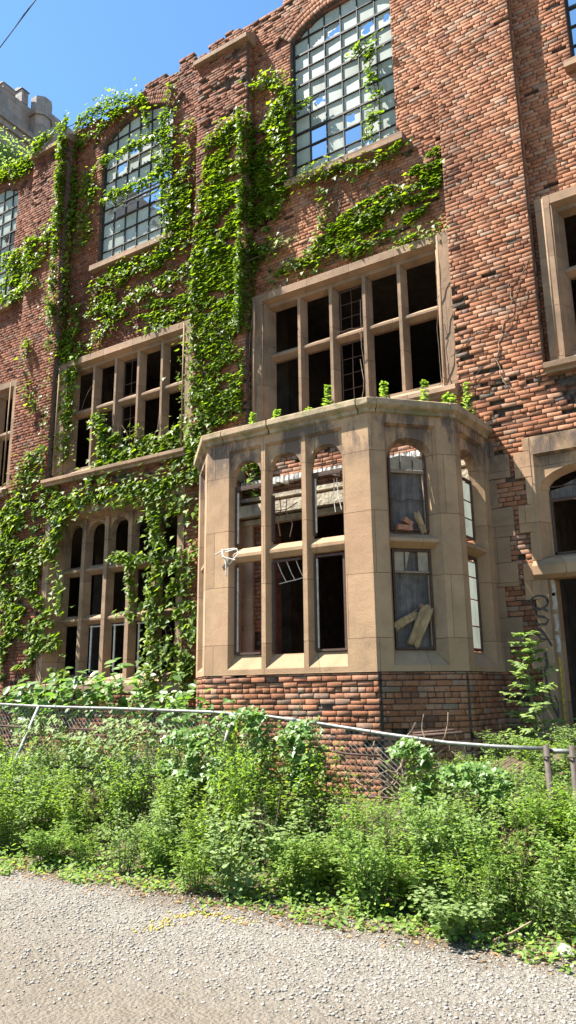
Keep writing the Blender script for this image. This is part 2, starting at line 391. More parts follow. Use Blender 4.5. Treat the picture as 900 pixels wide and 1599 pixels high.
def core(mb, x0, x1, y0, y1, z0, z1, opens, step=.14, topfn=None):
    z = z0
    while z < z1-1e-6:
        zt = min(z+step, z1); zc = (z+zt)/2; iv = [(x0, x1)]
        for o in opens:
            r = o(zc)
            if not r: continue
            nv = []
            for a, b in iv:
                if r[1] <= a or r[0] >= b: nv.append((a, b)); continue
                if r[0]-a > .02: nv.append((a, r[0]-.004))
                if b-r[1] > .02: nv.append((r[1]+.004, b))
            iv = nv
        for a, b in iv:
            if topfn:
                x = a
                while x < b-1e-6:
                    xe = min(x+.25, b)
                    if zt < topfn((x+xe)/2): mb.box(x, xe, y0, y1, z, zt)
                    x = xe
            else: mb.box(a, b, y0, y1, z, zt)
        z = zt

# ------------------------------------------------------------------ pierced stone panels
def archpts(a, b, zs, zc, n=14, ex=.85):
    c, h = (a+b)/2, (b-a)/2; P = []
    for i in range(n+1):
        t = math.pi*(1-i/n); co, si = math.cos(t), math.sin(t)
        P.append((c+h*math.copysign(abs(co)**ex, co), zs+(zc-zs)*abs(si)**ex))
    return P
def pierced(mb, T, u0, u1, z0, z1, lights, zb, zt, s=.1, d1=.06, d2=.19, arch=None, rise=.18, back=True):
    q = lambda a, b, c, d: mb.quad(T(*a), T(*b), T(*c), T(*d))
    for dd in ((0, d2) if back else (0,)):
        sl = s if dd else 0; zz = zb+(rise if dd else 0)
        L = [(a+sl, b-sl) for a, b in lights]
        q((u0, dd, z0), (u1, dd, z0), (u1, dd, zz), (u0, dd, zz))
        if arch and dd:
            pass
        q((u0, dd, zt), (u1, dd, zt), (u1, dd, z1), (u0, dd, z1))
        ed = [u0]+[x for ab in L for x in ab]+[u1]
        for i in range(0, len(ed), 2): q((ed[i], dd, zz), (ed[i+1], dd, zz), (ed[i+1], dd, zt), (ed[i], dd, zt))
    for (a, b, c, d) in (((u0, z0), (u0, z1)) + ((u1, z0), (u1, z1)), ):
        q((a[0], 0, a[1]), (a[0], d2, a[1]), (b[0], d2, b[1]), (b[0], 0, b[1]))
        q((c[0], 0, c[1]), (c[0], d2, c[1]), (d[0], d2, d[1]), (d[0], 0, d[1]))
    q((u0, 0, z1), (u1, 0, z1), (u1, d2, z1), (u0, d2, z1)); q((u0, 0, z0), (u1, 0, z0), (u1, d2, z0), (u0, d2, z0))
    for a, b in lights:
        f = d1/d2; a1, b1, a2, b2 = a+s*f, b-s*f, a+s, b-s; zb1, zb2 = zb+rise*f, zb+rise
        if not arch:
            t2 = zt-s*.6
            q((a, 0, zb), (a2, d2, zb2), (a2, d2, t2), (a, 0, zt)); q((b, 0, zb), (b2, d2, zb2), (b2, d2, t2), (b, 0, zt))
            q((a, 0, zb), (b, 0, zb), (b2, d2, zb2), (a2, d2, zb2)); q((a, 0, zt), (b, 0, zt), (b2, d2, t2), (a2, d2, t2))
            if back: q((a2, d2, t2), (b2, d2, t2), (b2, d2, zt), (a2, d2, zt))
            continue
        zs, zc = arch; zt1 = zt-.03
        q((a, 0, zb), (a1, d1, zb1), (a1, d1, zt1), (a, 0, zt)); q((b, 0, zb), (b1, d1, zb1), (b1, d1, zt1), (b, 0, zt))
        q((a, 0, zb), (b, 0, zb), (b1, d1, zb1), (a1, d1, zb1)); q((a, 0, zt), (b, 0, zt), (b1, d1, zt1), (a1, d1, zt1))
        A1 = archpts(a1, b1, zs, zc); A2 = archpts(a2, b2, zs, zc-(s*(1-f))*.8)
        for i in range(len(A1)-1):
            (x0, y0), (x1, y1) = A1[i], A1[i+1]
            q((x0, d1, y0), (x1, d1, y1), (x1, d1, zt1), (x0, d1, zt1))
            (p0, r0), (p1, r1) = A2[i], A2[i+1]
            q((x0, d1, y0), (x1, d1, y1), (p1, d2, r1), (p0, d2, r0))
            if back: q((p0, d2, r0), (p1, d2, r1), (p1, d2, zt), (p0, d2, zt))
        q((a1, d1, zb1), (a2, d2, zb2), (a2, d2, zs), (a1, d1, zs)); q((b1, d1, zb1), (b2, d2, zb2), (b2, d2, zs), (b1, d1, zs))
        q((a1, d1, zb1), (b1, d1, zb1), (b2, d2, zb2), (a2, d2, zb2))
def transom(mb, T, a, b, s, d2, z0, z1, df=.035):
    """a weathered bar across one light: sloped top, chamfered underside"""
    prof = [(df, z0+.035), (df, z1-.03), (d2-.02, z1+.05), (d2+.03, z1+.05), (d2+.03, z0-.035), (d2-.03, z0-.03)]
    L = [T(a+s*min(d/d2, 1)-.004, d, z) for d, z in prof]; R = [T(b-s*min(d/d2, 1)+.004, d, z) for d, z in prof]
    n = len(prof); mb.add(L+R, [(i, (i+1) % n, n+(i+1) % n, n+i) for i in range(n)]+[tuple(range(n))[::-1], tuple(range(n, 2*n))])
def sweep(mb, path, prof, jit=0):
    """profile of (outward, z) swept along a plan polyline with mitred corners; outward is to the right of travel"""
    P = [Vector((x, y, 0)) for x, y in path]; rings = []
    for i, p in enumerate(P):
        ds = []
        if i > 0: ds.append((P[i]-P[i-1]).normalized())
        if i < len(P)-1: ds.append((P[i+1]-P[i]).normalized())
        ns_ = [Vector((d.y, -d.x, 0)) for d in ds]; nn = sum(ns_, Vector()).normalized(); k = 1/max(nn.dot(ns_[0]), .3)
        rings.append([p+nn*(o*k)+Vector((random.uniform(-jit, jit), random.uniform(-jit, jit), z+random.uniform(-jit, jit))) for o, z in prof])
    n = len(prof); vs = [v for r in rings for v in r]; fs = []
    for i in range(len(P)-1):
        for k in range(n): fs.append((i*n+k, i*n+(k+1) % n, (i+1)*n+(k+1) % n, (i+1)*n+k))
    fs += [tuple(range(n))[::-1], tuple(range((len(P)-1)*n, len(P)*n))]
    mb.add(vs, fs)

# ------------------------------------------------------------------ the building
PIT = 5.12; PC = [-18.03, -12.91, -7.76, -2.67, 2.45]; PH = .62     # pilaster centres and half width
BAYC = [-15.45, -10.33, -5.20, -.09]
UPC = BAYC[:3]+[-.19]
YP, YW, YL = 10.0, 10.25, 10.0
XL, XR = -18.7, 3.1
bld = empty('ruined_building', (-7.8, 10, 0), 'derelict red brick building with ivy, stone mullioned windows and a projecting stone bay', 'building')
UPW, UPZ0, UPZS, UPR = 2.12, 10.84, 14.04, .42
FR_Z0, FR_Z1 = 5.95, 8.66
up_open = [arch_open(c, UPW, UPZ0, UPZS, UPR, .34) for c in UPC]
up_core = [arch_open(c, UPW+.01, UPZ0-.05, UPZS, UPR) for c in UPC]
mid_open = [rect(c-1.87, c+1.87, FR_Z0, FR_Z1) for c in BAYC]
pil_open = [rect(p-PH+.03, p+PH-.03, 0, 14.45) for p in PC]
def roof_top(x):
    t = 15.12+.10*ns(x, 3, 0, 1.1)+.16*fbm(x, 9, 0, 2.3)
    t += .13*ns(x, 1, 0, 7)*max(0, ns(x, 5, 0, .8)+.4)
    if -9.5 < x < -8.3: t -= .18
    if -9.1 < x < -8.75: t += .22
    if x < -9.6: t -= .26*sstep(-9.6, -10.6, x)
    return t
def er_up(u, z):
    e = 0
    e = max(e, (fbm(u, z, 5, .9)-.62)*1.6)
    if z > 14.6: e = max(e, .25+.4*ns(u, z, 2, 2))
    if z < 6.1: e = max(e, .5)
    if 9.0 < z < 10.75: e = max(e, (ns(u, z*1.5, 8, 1.4)-.12)*.8)
    return min(max(e, 0), 1)
T_W = frame((0, YW, 0), (1, 0, 0), (0, 1, 0)); T_P = frame((0, YP, 0), (1, 0, 0), (0, 1, 0))
wall = Bricks()
wall.wall(T_W, XL, XR, 5.86, 15.4, up_open+mid_open+pil_open, er_up, lambda u, z: z > roof_top(u))
# arch rings over the tall windows: three rowlock rings of voussoirs
R0 = (UPW**2/4+UPR**2)/(2*UPR); ZC = UPZS+UPR-R0; half = math.asin(UPW/2/R0)
for c in UPC:
    for ring in range(3):
        ra, rb = R0+ring*.112, R0+ring*.112+.112; nn = int(2*half*ra/.072)
        for i in range(nn):
            t0, t1 = -half+2*half*i/nn, -half+2*half*(i+1)/nn
            Tv = (lambda c: (lambda u, d, z: Vector((c+z*math.sin(u), YW+d, ZC+z*math.cos(u)))))(c)
            ga = .004/ra
            q = []; d0 = random.uniform(-.004, .006)
            for (u, z, su, sz) in ((t0+ga, ra+.004, 1, 1), (t1-ga, ra+.004, -1, 1), (t1-ga, rb-.004, -1, -1), (t0+ga, rb-.004, 1, -1)): q.append(Tv(u+su*.004/ra, d0, z+sz*.005))
            for (u, z) in ((t0+ga, ra+.004), (t1-ga, ra+.004), (t1-ga, rb-.004), (t0+ga, rb-.004)): q.append(Tv(u, d0+.006, z))
            for (u, z) in ((t0+ga, ra+.004), (t1-ga, ra+.004), (t1-ga, rb-.004), (t0+ga, rb-.004)): q.append(Tv(u, .12, z))
            wall.b.append(q)
            wall.m.append([Tv(u, d, z) for d in (.014, .11) for (u, z) in ((t0, ra), (t1, ra), (t1, rb), (t0, rb))])
# lower storey, flush with the pilasters
LOW = [rect(c-1.86, c+1.86, 1.62, 5.30) for c in BAYC[:2]]
BAYOP = rect(-6.80, -3.45, 1.0, 4.42)
DOORO = rect(-2.40, 2.12, -.5, 4.97)
DQ = []
def er_low(u, z):
    e = (fbm(u, z, 11, .8)-.22)*1.5
    if z > 5.3: e = max(e, .25+.55*ns(u*1.2, z*3, 4, 1.3))
    if u < -7.3 and z < 5.3: e = max(e, .12+.5*ns(u, z, 6, .8))
    if -3.5 < u < -1.2 and z > 5.2: e = max(e, .5+.5*ns(u, z, 3, 1.4))
    if -3.2 < u < -2.2 and z < 4.7: e = max(e, .12)
    return min(max(e, 0), .95)
wall.wall(T_P, XL, XR, .0, 5.86, LOW+[BAYOP, DOORO], er_low)
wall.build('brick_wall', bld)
cm = MB()
core(cm, XL, XR, YW+.085, YW+.24, 5.86, 15.3, up_core+mid_open, topfn=lambda x: roof_top(x)-.05)
core(cm, XL, XR, YL+.085, YL+.6, 0, 5.86, LOW+[BAYOP, DOORO])
cm.build('wall_core', M['core'], bld)

# pilasters with stone caps
def pil_er(pc):
    def f(u, z):
        e = (fbm(u, z, pc, 1.0)-.55)*1.4
        if pc in (PC[2],) and z > 12.7: e = max(e, .35+.9*ns(u, z, 1, 1.7))
        if pc == PC[1] and z > 13: e = max(e, .25+.5*ns(u, z, 1, 1.7))
        if z < 6.6 and pc == PC[3]: e = max(e, .35*(6.7-z)/.8+.4*ns(u, z, 1, 2))
        if pc == PC[3] and u < pc-.45 and 6.0 < z < 7.6: e = max(e, .45)
        return min(max(e, 0), .9)
    return f
for pc in PC:
    B_ = Bricks(); top = 14.36
    B_.wall(T_P, pc-PH, pc+PH, 5.86, top, (), pil_er(pc))
    for sgn in (-1, 1):
        Ts = frame((pc+sgn*PH, YP, 0), (0, 1, 0), (-sgn, 0, 0))
        B_.wall(Ts, .105, YW-YP+.02, 5.86, top, (), None, phase=1)
    p = B_.build('pilaster', bld)
    mb = MB(); mb.box(pc-PH+.09, pc+PH-.09, YP+.09, YW+.12, 5.86, top-.02); mb.build('pilaster_core', M['core'], p)
    mb = MB(); T = frame((0, 0, 0), (1, 0, 0), (0, 1, 0))
    y0, y1 = YP-.09, YW+.08
    pf = [(y0, top), (y0, top+.10), (y1-.12, top+.34), (y1, top+.36), (y1, top)]
    a, b_ = pc-PH-.06, pc+PH+.06; k = len(pf)
    mb.add([(a, y, z) for y, z in pf]+[(b_, y, z) for y, z in pf], [(i, (i+1) % k, k+(i+1) % k, k+i) for i in range(k)]+[tuple(range(k))[::-1], tuple(range(k, 2*k))])
    mb.build('pilaster_cap', M['stone_dull'], p)

# tall arched steel windows
def jag(a, b, c, d, n=9, lo=.35, hi=1.0):
    cx, cz = (a+b)/2+random.uniform(-.06, .06), (c+d)/2+random.uniform(-.06, .06); P = []
    for i in range(n):
        t = 2*math.pi*(i+random.uniform(-.3, .3))/n; r = random.uniform(lo, hi)
        P.append((cx+math.cos(t)*(b-a)/2*r, cz+math.sin(t)*(d-c)/2*r))
    return [(min(max(x, a+.004), b-.004), min(max(z, c+.004), d-.004)) for x, z in P]
def tall_window(c, openvents, seed):
    random.seed(seed)
    yb = YW+.13; bars = MB(); gl = MB()
    nc, cw, rh = 6, UPW/6, .358
    def top(x):
        return ZC+math.sqrt(max(R0*R0-(x-c)**2, 0))
    T = frame((0, yb, 0), (1, 0, 0), (0, 1, 0))
    nr = int(math.ceil((UPZS+UPR-UPZ0)/rh))
    for i in range(nc+1):
        x = c-UPW/2+i*cw; w = .009 if 0 < i < nc else .018
        x = min(max(x, c-UPW/2+.02), c+UPW/2-.02)
        bars.box(x-w, x+w, yb-.03, yb+.02, UPZ0, top(x)+.01)
    for j in range(nr+1):
        z = UPZ0+.02+j*rh; hw = UPW/2
        if z > UPZS: 
            hw = math.sqrt(max(R0*R0-(z-ZC)**2, 0))
        if hw < .1: continue
        t = .009 if j not in (0, 3, 6, 8) else .02
        bars.box(c-hw+.002, c+hw-.002, yb-.034, yb+.024, z-t, z+t)
    ap = [(c+R0*math.sin(t), ZC+R0*math.cos(t)-.02) for t in np.linspace(-half, half, 17)]
    bars.tube([(x, yb, z) for x, z in ap], .024, 5)
    for i in range(nc):
        for j in range(nr):
            a, b_ = c-UPW/2+i*cw+.01, c-UPW/2+(i+1)*cw-.01; z0, z1 = UPZ0+.02+j*rh+.01, UPZ0+.02+(j+1)*rh-.01
            ta, tb = min(z1, top(a)-.01), min(z1, top(b_)-.01)
            if max(ta, tb) <= z0+.02: continue
            ta, tb = max(ta, z0+.001), max(tb, z0+.001)
            y = yb+random.uniform(-.004, .006); tw = random.uniform(-.006, .006); r = random.random()
            if openvents and j in (3, 4) and 1 <= i <= 4: continue
            pm = .02+(.06 if j < 3 else 0)+(.25 if seed == 33 and j < 4 and i in (0, 1) else 0)
            pb = .12+(.16 if j < 3 else 0)
            if seed == 41 and i < 3: pm = 1
            if r < pm: continue
            if r < pm+pb:
                h = jag(a, b_, z0, min(ta, tb), 12, .25, random.choice((.55, .8, 1.05)))
                rc = [(a, z0), ((a+b_)/2, z0), (b_, z0), (b_, (z0+tb)/2), (b_, tb), ((a+b_)/2, (ta+tb)/2), (a, ta), (a, (z0+ta)/2)]
                n_ = 12; out = []
                for k in range(n_):
                    t = 2*math.pi*k/n_; dx, dz = math.cos(t), math.sin(t); m_ = max(abs(dx), abs(dz))
                    out.append(((a+b_)/2+dx/m_*(b_-a)/2, min((z0+min(ta, tb))/2+dz/m_*(min(ta, tb)-z0)/2, min(ta, tb))))
                drop = set(random.sample(range(n_), random.choice((0, 1, 3))))
                vs = [(x, y, z) for x, z in out]+[(x, y, z) for x, z in h]
                gl.add(vs, [(k, (k+1) % n_, n_+(k+1) % n_, n_+k) for k in range(n_) if k not in drop])
            else:
                gl.quad((a, y-tw, z0), (b_, y+tw, z0), (b_, y+tw, tb), (a, y-tw, ta))
    o = bars.build('arched_window', M['darkbar'], bld)
    gl.build('window_panes', M['glass'], o)
    if openvents:      # a pivoted vent hanging half open, most of its panes gone
        vb = MB(); vg = MB(); z0, z1 = UPZ0+.02+3*rh, UPZ0+.02+5*rh; zm = (z0+z1)/2; tl = math.radians(33)
        a, b_ = c-UPW/2+cw, c-UPW/2+5*cw
        V = lambda x, z: (x, yb-(z-zm)*math.sin(tl)*-1, zm+(z-zm)*math.cos(tl))
        for z in (z0, zm, z1): vb.tube([V(a, z), V(b_, z)], .02 if z != zm else .012, 4)
        for i in range(5):
            x = a+i*cw; vb.tube([V(x, z0), V(x, z1)], .018 if i in (0, 4) else .011, 4)
        for i in range(4):
            for (p, q) in ((z0, zm), (zm, z1)):
                if random.random() < .55: vg.quad(V(a+i*cw+.01, p+.01), V(a+(i+1)*cw-.01, p+.01), V(a+(i+1)*cw-.01, q-.01-random.uniform(0, .15)), V(a+i*cw+.01, q-.01-random.uniform(0, .2)))
        vb.build('open_vent', M['galv'], o); vg.build('vent_panes', M['glass'], o)
    sb = MB(); sb.box(c-UPW/2-.1, c+UPW/2+.16, YW-.13, YW+.16, UPZ0-.15, UPZ0-.02, 0, .006); sb.build('window_sill', M['stone_dull'], o)
for c, ov, sd in zip(UPC, (False, True, False, False), (21, 27, 33, 41)): tall_window(c, ov, sd)
random.seed(11)

# stone mullioned windows of the middle storey
def grid_bars(mb, T, a, b, z0, z1, nx, nz, r=.008, d=.16, broken=.12):
    for i in range(nx+1):
        u = a+(b-a)*i/nx
        mb.tube([T(u, d, z0), T(u+random.uniform(-.01, .01), d, (z0+z1)/2), T(u, d, z1)], r if 0 < i < nx else r*1.6, 4)
    for j in range(nz+1):
        if 0 < j < nz and random.random() < broken: continue
        z = z0+(z1-z0)*j/nz; mb.tube([T(a, d, z), T(b, d, z+random.uniform(-.01, .01))], r if 0 < j < nz else r*1.6, 4)
for bi, c in enumerate(BAYC):
    mb = MB(); sr = MB(); Tr = frame((c, YW-.13, 0), (1, 0, 0), (0, 1, 0))
    pierced(sr, Tr, -1.885, 1.885, FR_Z0-.0, FR_Z1, [(-1.68, 1.68)], FR_Z0+.10, FR_Z1-.14, .07, .05, .13, None, .10)
    Ti = frame((c, YW+.003, 0), (1, 0, 0), (0, 1, 0))
    W5 = 1.60; pw = 2*W5/5; hw = .03
    L5 = [(-W5+i*pw+(hw if i else .0), -W5+(i+1)*pw-(hw if i < 4 else .0)) for i in range(5)]
    pierced(mb, Ti, -1.665, 1.665, FR_Z0+.13, FR_Z1-.12, L5, FR_Z0+.24, FR_Z1-.24, .055, .05, .16, None, .05)
    tr = [MB() for _ in L5]; rolls = []; lg = MB()
    for t_, (a, b_) in zip(tr, L5): transom(t_, Ti, a, b_, .055, .16, 7.41, 7.52)
    for sg in (-1, 1):          # roll mouldings up the jambs
        for uu, dd, rr in ((1.675, .035, .022), (1.745, -.132, .016)):
            rl = MB(); rolls.append(rl); rl.tube([Tr(sg*uu, dd, FR_Z0+.1), Tr(sg*uu, dd, FR_Z1-.13)], rr, 8)
        rl = MB(); rolls.append(rl); rl.tube([Ti(sg*1.63, .0, FR_Z0+.2), Ti(sg*1.63, .0, FR_Z1-.15)], .02, 8)
    # weathered ledge below, between the pilasters
    sweep(lg, [(c-1.93, YL), (c+1.93, YL)], [(-.2, 5.80), (.10, 5.80), (.10, 5.84), (.16, 5.87), (.16, 5.94), (-.14, 6.06), (-.2, 6.06)], .006)
    w = mb.build('mullioned_window', M['stone_dull'], bld)
    sr.build('stone_surround', M['stone_dull'], w); [q.build('roll_moulding', M['stone_dull'], w, True) for q in rolls]; lg.build('window_sill', M['stone_dull'], w)
    for t_ in tr: t_.build('transom', M['stone_dull'], w)
    gb = MB(); a, b_ = L5[2]
    grid_bars(gb, Ti, a+.08, b_-.08, FR_Z0+.3, 7.36, 2, 4); grid_bars(gb, Ti, a+.08, b_-.08, 7.6, FR_Z1-.3, 2, 3)
    gb.build('glazing_bars', M['rust'], w)

# arched three-tier windows of the left lower storey
for c in BAYC[:2]:
    mb = MB(); sr = MB(); tr = []; Tr = frame((c, YL-.012, 0), (1, 0, 0), (0, 1, 0))
    pierced(sr, Tr, -1.86, 1.86, 1.62, 5.30, [(-1.70, 1.70)], 1.78, 5.10, .12, .05, .22, None, .05)
    Ti = frame((c, YL+.212, 0), (1, 0, 0), (0, 1, 0)); W5 = 1.58; pw = 2*W5/5; hw = .05
    L5 = [(-W5+i*pw+hw, -W5+(i+1)*pw-hw) for i in range(5)]
    pierced(mb, Ti, -1.64, 1.64, 1.76, 5.12, L5, 1.86, 5.02, .045, .05, .17, (4.66, 4.96), .1)
    for a, b_ in L5:
        for z0, z1 in ((3.94, 4.05), (2.95, 3.06)): t_ = MB(); transom(t_, Ti, a, b_, .045, .17, z0, z1); tr.append(t_)
    w = mb.build('arched_mullioned_window', M['stone_dull'], bld); sr.build('stone_surround', M['stone_dull'], w)
    for t_ in tr: t_.build('transom', M['stone_dull'], w)
    gb = MB()
    for i in (1, 2, 3):
        a, b_ = L5[i]; gb.tube([Ti(a+.12, .17, 2.0), Ti(a+.12, .17, 2.9)], .022, 4); gb.tube([Ti(a+.07, .17, 2.88), Ti(b_-.07, .17, 2.88)], .016, 4)
    gb.build('steel_frame', M['whitepaint'], w)

# ------------------------------------------------------------------ the projecting bay
ZB0, ZB1 = 1.815, 5.06
PA, PB, PCc, PW = (-6.44, 8.08), (-3.85, 8.08), (-3.02, 8.92), (-2.93, 10.0)
CX = (PA[0]+PB[0])/2
PCl, PWl = (2*CX-PCc[0], PCc[1]), (2*CX-PW[0], PW[1])
plan = [PWl, PCl, PA, PB, PCc, PW]
bay = MB(); bay_tr = []
def face(p, q):
    p, q = Vector((*p, 0)), Vector((*q, 0)); U = (q-p); L = U.length; U.normalize()
    return frame(p, U, (-U.y, U.x, 0)), L
ARCH = (4.42, 4.76)
faces = [face(plan[i], plan[i+1]) for i in range(5)]
for k, (T, L) in enumerate(faces):
    if k == 2:
        c = L/2; hw = .035; pw = .645
        lights = [(c+(i-1.5)*pw+hw, c+(i-.5)*pw-hw) for i in range(3)]; s_ = .045
        lights[0] = (lights[0][0]+.03, lights[0][1]); lights[2] = (lights[2][0], lights[2][1]-.03)
    elif k in (1, 3): lights = [(.21, L-.27)]; s_ = .09
    else: lights = [(.15, L-.19)] if k == 4 else [(.19, L-.15)]; s_ = .065
    dd_ = .12 if k == 2 else .19
    pierced(bay, T, 0.0, L, ZB0, ZB1, lights, 1.885, 4.93, s_, .045 if k == 2 else .06, dd_, ARCH, .185)
    for a, b_ in lights: t_ = MB(); transom(t_, T, a, b_, s_, dd_, 3.36, 3.47, .03); bay_tr.append(t_)
    # base and plinth blocks, a little proud of the face
    if k == 2: L_front = lights
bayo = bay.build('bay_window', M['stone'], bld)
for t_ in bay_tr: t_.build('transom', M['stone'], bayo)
mb = MB()
prof = [(-.25, 5.06), (.0, 5.045), (.035, 5.06), (.035, 5.10), (.085, 5.135), (.095, 5.15), (.095, 5.225), (.05, 5.25), (-.25, 5.27)]
# cornice in separate stones with open joints
def split(path, joints):
    out = []; cur = [path[0]]
    for i in range(len(path)-1):
        a, b_ = Vector(path[i]), Vector(path[i+1])
        for t in joints.get(i, ()):
            p = a.lerp(b_, t-.003); r = a.lerp(b_, t+.003); cur.append(tuple(p)); out.append(cur); cur = [tuple(r)]
        cur.append(path[i+1])
    out.append(cur); return out
for seg in split(plan, {0: (.5,), 2: (.12, .42, .95), 3: (.08, .93)}):
    o = random.uniform(-.006, .006); sweep(mb, seg, [(a+o, z+o*.6) for a, z in prof], .005)
mb.build('cornice', M['cornice'], bayo)
B_ = Bricks()
for k, (T, L) in enumerate(faces):
    T2 = (lambda T: (lambda u, d, z: T(u, d+.008, z)))(T)
    B_.wall(T2, .0 if k % 2 == 0 else .045, L if k % 2 == 0 else L-.045, .0, ZB0-.004, (), lambda u, z, L=L: .75 if (u < .03 or u > L-.03) and random.random() < .4 else max(0, (fbm(u, z, 3+L, 1.3)-.25)), phase=k, headers=5)
B_.build('brick_base', bayo)
mb = MB()
for (T, L) in faces: mb.obox(T, .12, L-.12, .1, .3, 0, ZB0-.02)
mb.add([(x, y, 1.72) for x, y in plan], [tuple(range(6))]); mb.build('base_core', M['core'], bayo)
# steel window frames left in the lights
TF, LF = faces[2]
def frame_bars(mb, T, a, b_, z0, z1, r=.016, d=.17, parts='lrtb'):
    if 'l' in parts: mb.obox(T, a, a+2*r, d-.02, d+.02, z0, z1)
    if 'r' in parts: mb.obox(T, b_-2*r, b_, d-.02, d+.02, z0, z1)
    if 't' in parts: mb.obox(T, a+2*r, b_-2*r, d-.019, d+.019, z1-2*r, z1)
    if 'b' in parts: mb.obox(T, a+2*r, b_-2*r, d-.019, d+.019, z0, z0+2*r)
A0, A1, A2 = [(a+.045, b_-.045) for a, b_ in L_front]
def steel(name='steel_frame', mat='rust'):
    class Ctx:
        def __enter__(s): s.m = MB(); return s.m
        def __exit__(s, *a): s.m.build(name, M[mat], bayo)
    return Ctx()
for i, (a, b_) in enumerate((A0, A1, A2)):
    with steel() as fb: frame_bars(fb, TF, a+.004, b_-.004, 2.08, 3.30, .014, .105, ('lb', 'lt', 'lrtb')[i])
    with steel() as fb:
        frame_bars(fb, TF, a+.004, b_-.004, 3.56, 4.2 if i == 1 else 4.38, .014, .105, ('lt', 'l', 'lt')[i])
        if i != 1:                # muntins in the arched heads
            fb.obox(TF, a+.004, b_-.004, .085, .13, 4.37, 4.41)
            for f in (.33, .68): fb.tube([TF(a+(b_-a)*f, .105, 4.40), TF(a+(b_-a)*f, .105, 4.64)], .008, 4)
            fb.tube([TF(a+.03, .105, 4.52), TF(b_-.03, .105, 4.52)], .007, 4)
        else:                     # bent, hanging bars
            fb.tube([TF(a+.12, .10, 4.17), TF(a+.13, .12, 4.0), TF(a+.10, .09, 3.82), TF(a+.13, .1, 3.62)], .008, 4)
            fb.tube([TF(a+.24, .10, 4.15), TF(a+.22, .1, 3.95), TF(a+.3, .14, 3.78), TF(a+.27, .12, 3.6)], .008, 4)
            fb.tube([TF(a+.02, .10, 3.98), TF(a+.2, .15, 3.99), TF(b_-.1, .13, 4.06)], .008, 4)
    if i != 1:
        with steel('flaked_paint_strip', 'whitepaint') as wp: wp.obox(TF, a+.034, a+.046, .095, .12, 2.12, 3.26)
        with steel('flaked_paint_strip', 'whitepaint') as wp: wp.obox(TF, a+.034, a+.046, .095, .12, 3.6, 4.33)
a, b_ = A1
with steel('hanging_lath', 'whitepaint') as wp:
    for f in (.1, .4, .7): wp.tube([TF(a+(b_-a)*f, .14, 3.29), TF(a+(b_-a)*(f+.12), .17, 3.12), TF(a+(b_-a)*(f+.2), .21, 3.02)], .006, 4)
    wp.tube([TF(a+.03, .21, 3.0), TF(b_-.01, .21, 3.06)], .007, 4)
for q in ([(.3, 4.3), (.29, 4.0), (.31, 3.85)], [(.34, 4.3), (.36, 4.05), (.4, 3.87)]):
    with steel('hanging_wire', 'whitepaint') as wp: wp.tube([TF(A2[0]+u, .14, z) for u, z in q], .006, 4)
TD, LD = faces[3]; TS, LS = faces[4]; aD, bD = .30, LD-.36; a, b_ = aD, bD
with steel() as fb:
    frame_bars(fb, TD, a+.003, b_-.003, 2.08, 3.32, .014, .175)
    for f in (.33, .66): fb.tube([TD(a+(b_-a)*f, .175, 3.04), TD(a+(b_-a)*f, .175, 3.3)], .008, 4)
with steel() as fb:
    frame_bars(fb, TD, a+.003, b_-.003, 3.56, 4.62, .014, .175, 'lrb')
    for f in (.33, .66): fb.tube([TD(a+(b_-a)*f, .175, 4.36), TD(a+(b_-a)*f, .175, 4.6)], .008, 4)
    fb.tube([TD(a, .15, 3.98), TD(a+.15, .13, 3.92), TD(a+.25, .16, 3.97), TD(b_, .16, 3.95)], .006, 4)
for q in ((a+.03, b_-.03, 4.32, 4.36), (a+.03, b_-.03, 3.02, 3.045), (b_-.05, b_-.038, 2.12, 3.0), (b_-.05, b_-.038, 3.6, 4.31)):
    with steel('flaked_paint_strip', 'twig') as wp: wp.obox(TD, q[0], q[1], .16, .19, q[2], q[3])
for zlo, zhi, cells in ((4.37, 4.56, ((.04, .32), (.35, .65), (.68, .96))), (3.05, 3.29, ((.04, .32), (.68, .96)))):
    with steel('window_panes', 'dusty') as gl:
        for f0, f1 in cells:
            k = .05 if zlo > 4 and f0 != .35 else 0
            gl.quad(TD(aD+(bD-aD)*f0, .18, zlo), TD(aD+(bD-aD)*f1, .18, zlo), TD(aD+(bD-aD)*f1, .18, zhi-(k if f1 > .7 else 0)), TD(aD+(bD-aD)*f0, .18, zhi-(k if f0 < .1 else 0)))
        if zlo < 4: gl.add([TD(aD+(bD-aD)*.35, .18, zlo), TD(aD+(bD-aD)*.35, .18, zhi), TD(aD+(bD-aD)*.47, .18, zhi)], [(0, 1, 2)])
a, b_ = .215, LS-.255
for zs_ in ((2.11, 2.4, 2.75, 3.05, 3.28), (3.6, 3.85, 4.1, 4.37)):
    with steel() as fb:
        frame_bars(fb, TS, a+.003, b_-.003, zs_[0]-.03, zs_[-1]+.04, .014, .175)
        for z in zs_[1:-1]: fb.tube([TS(a, .175, z), TS(b_, .175, z)], .007, 4)
        fb.tube([TS((a+b_)/2, .175, zs_[0]), TS((a+b_)/2, .175, zs_[-1])], .007, 4)
    with steel('window_panes', 'glass') as gl:
        for z0, z1 in zip(zs_[:-1], zs_[1:]):
            for f0, f1 in ((.04, .5), (.5, .96)): gl.quad(TS(a+(b_-a)*f0, .18, z0+.01), TS(a+(b_-a)*f1, .18, z0+.01), TS(a+(b_-a)*f1, .18, z1-.01), TS(a+(b_-a)*f0, .18, z1-.01))
pb = MB()
pb.obox(TD, aD-.05, bD+.05, .215, .235, 2.02, 3.34); pb.obox(TD, aD-.05, bD+.05, .215, .235, 3.5, 4.34); pb.build('board', M['ply'], bayo)
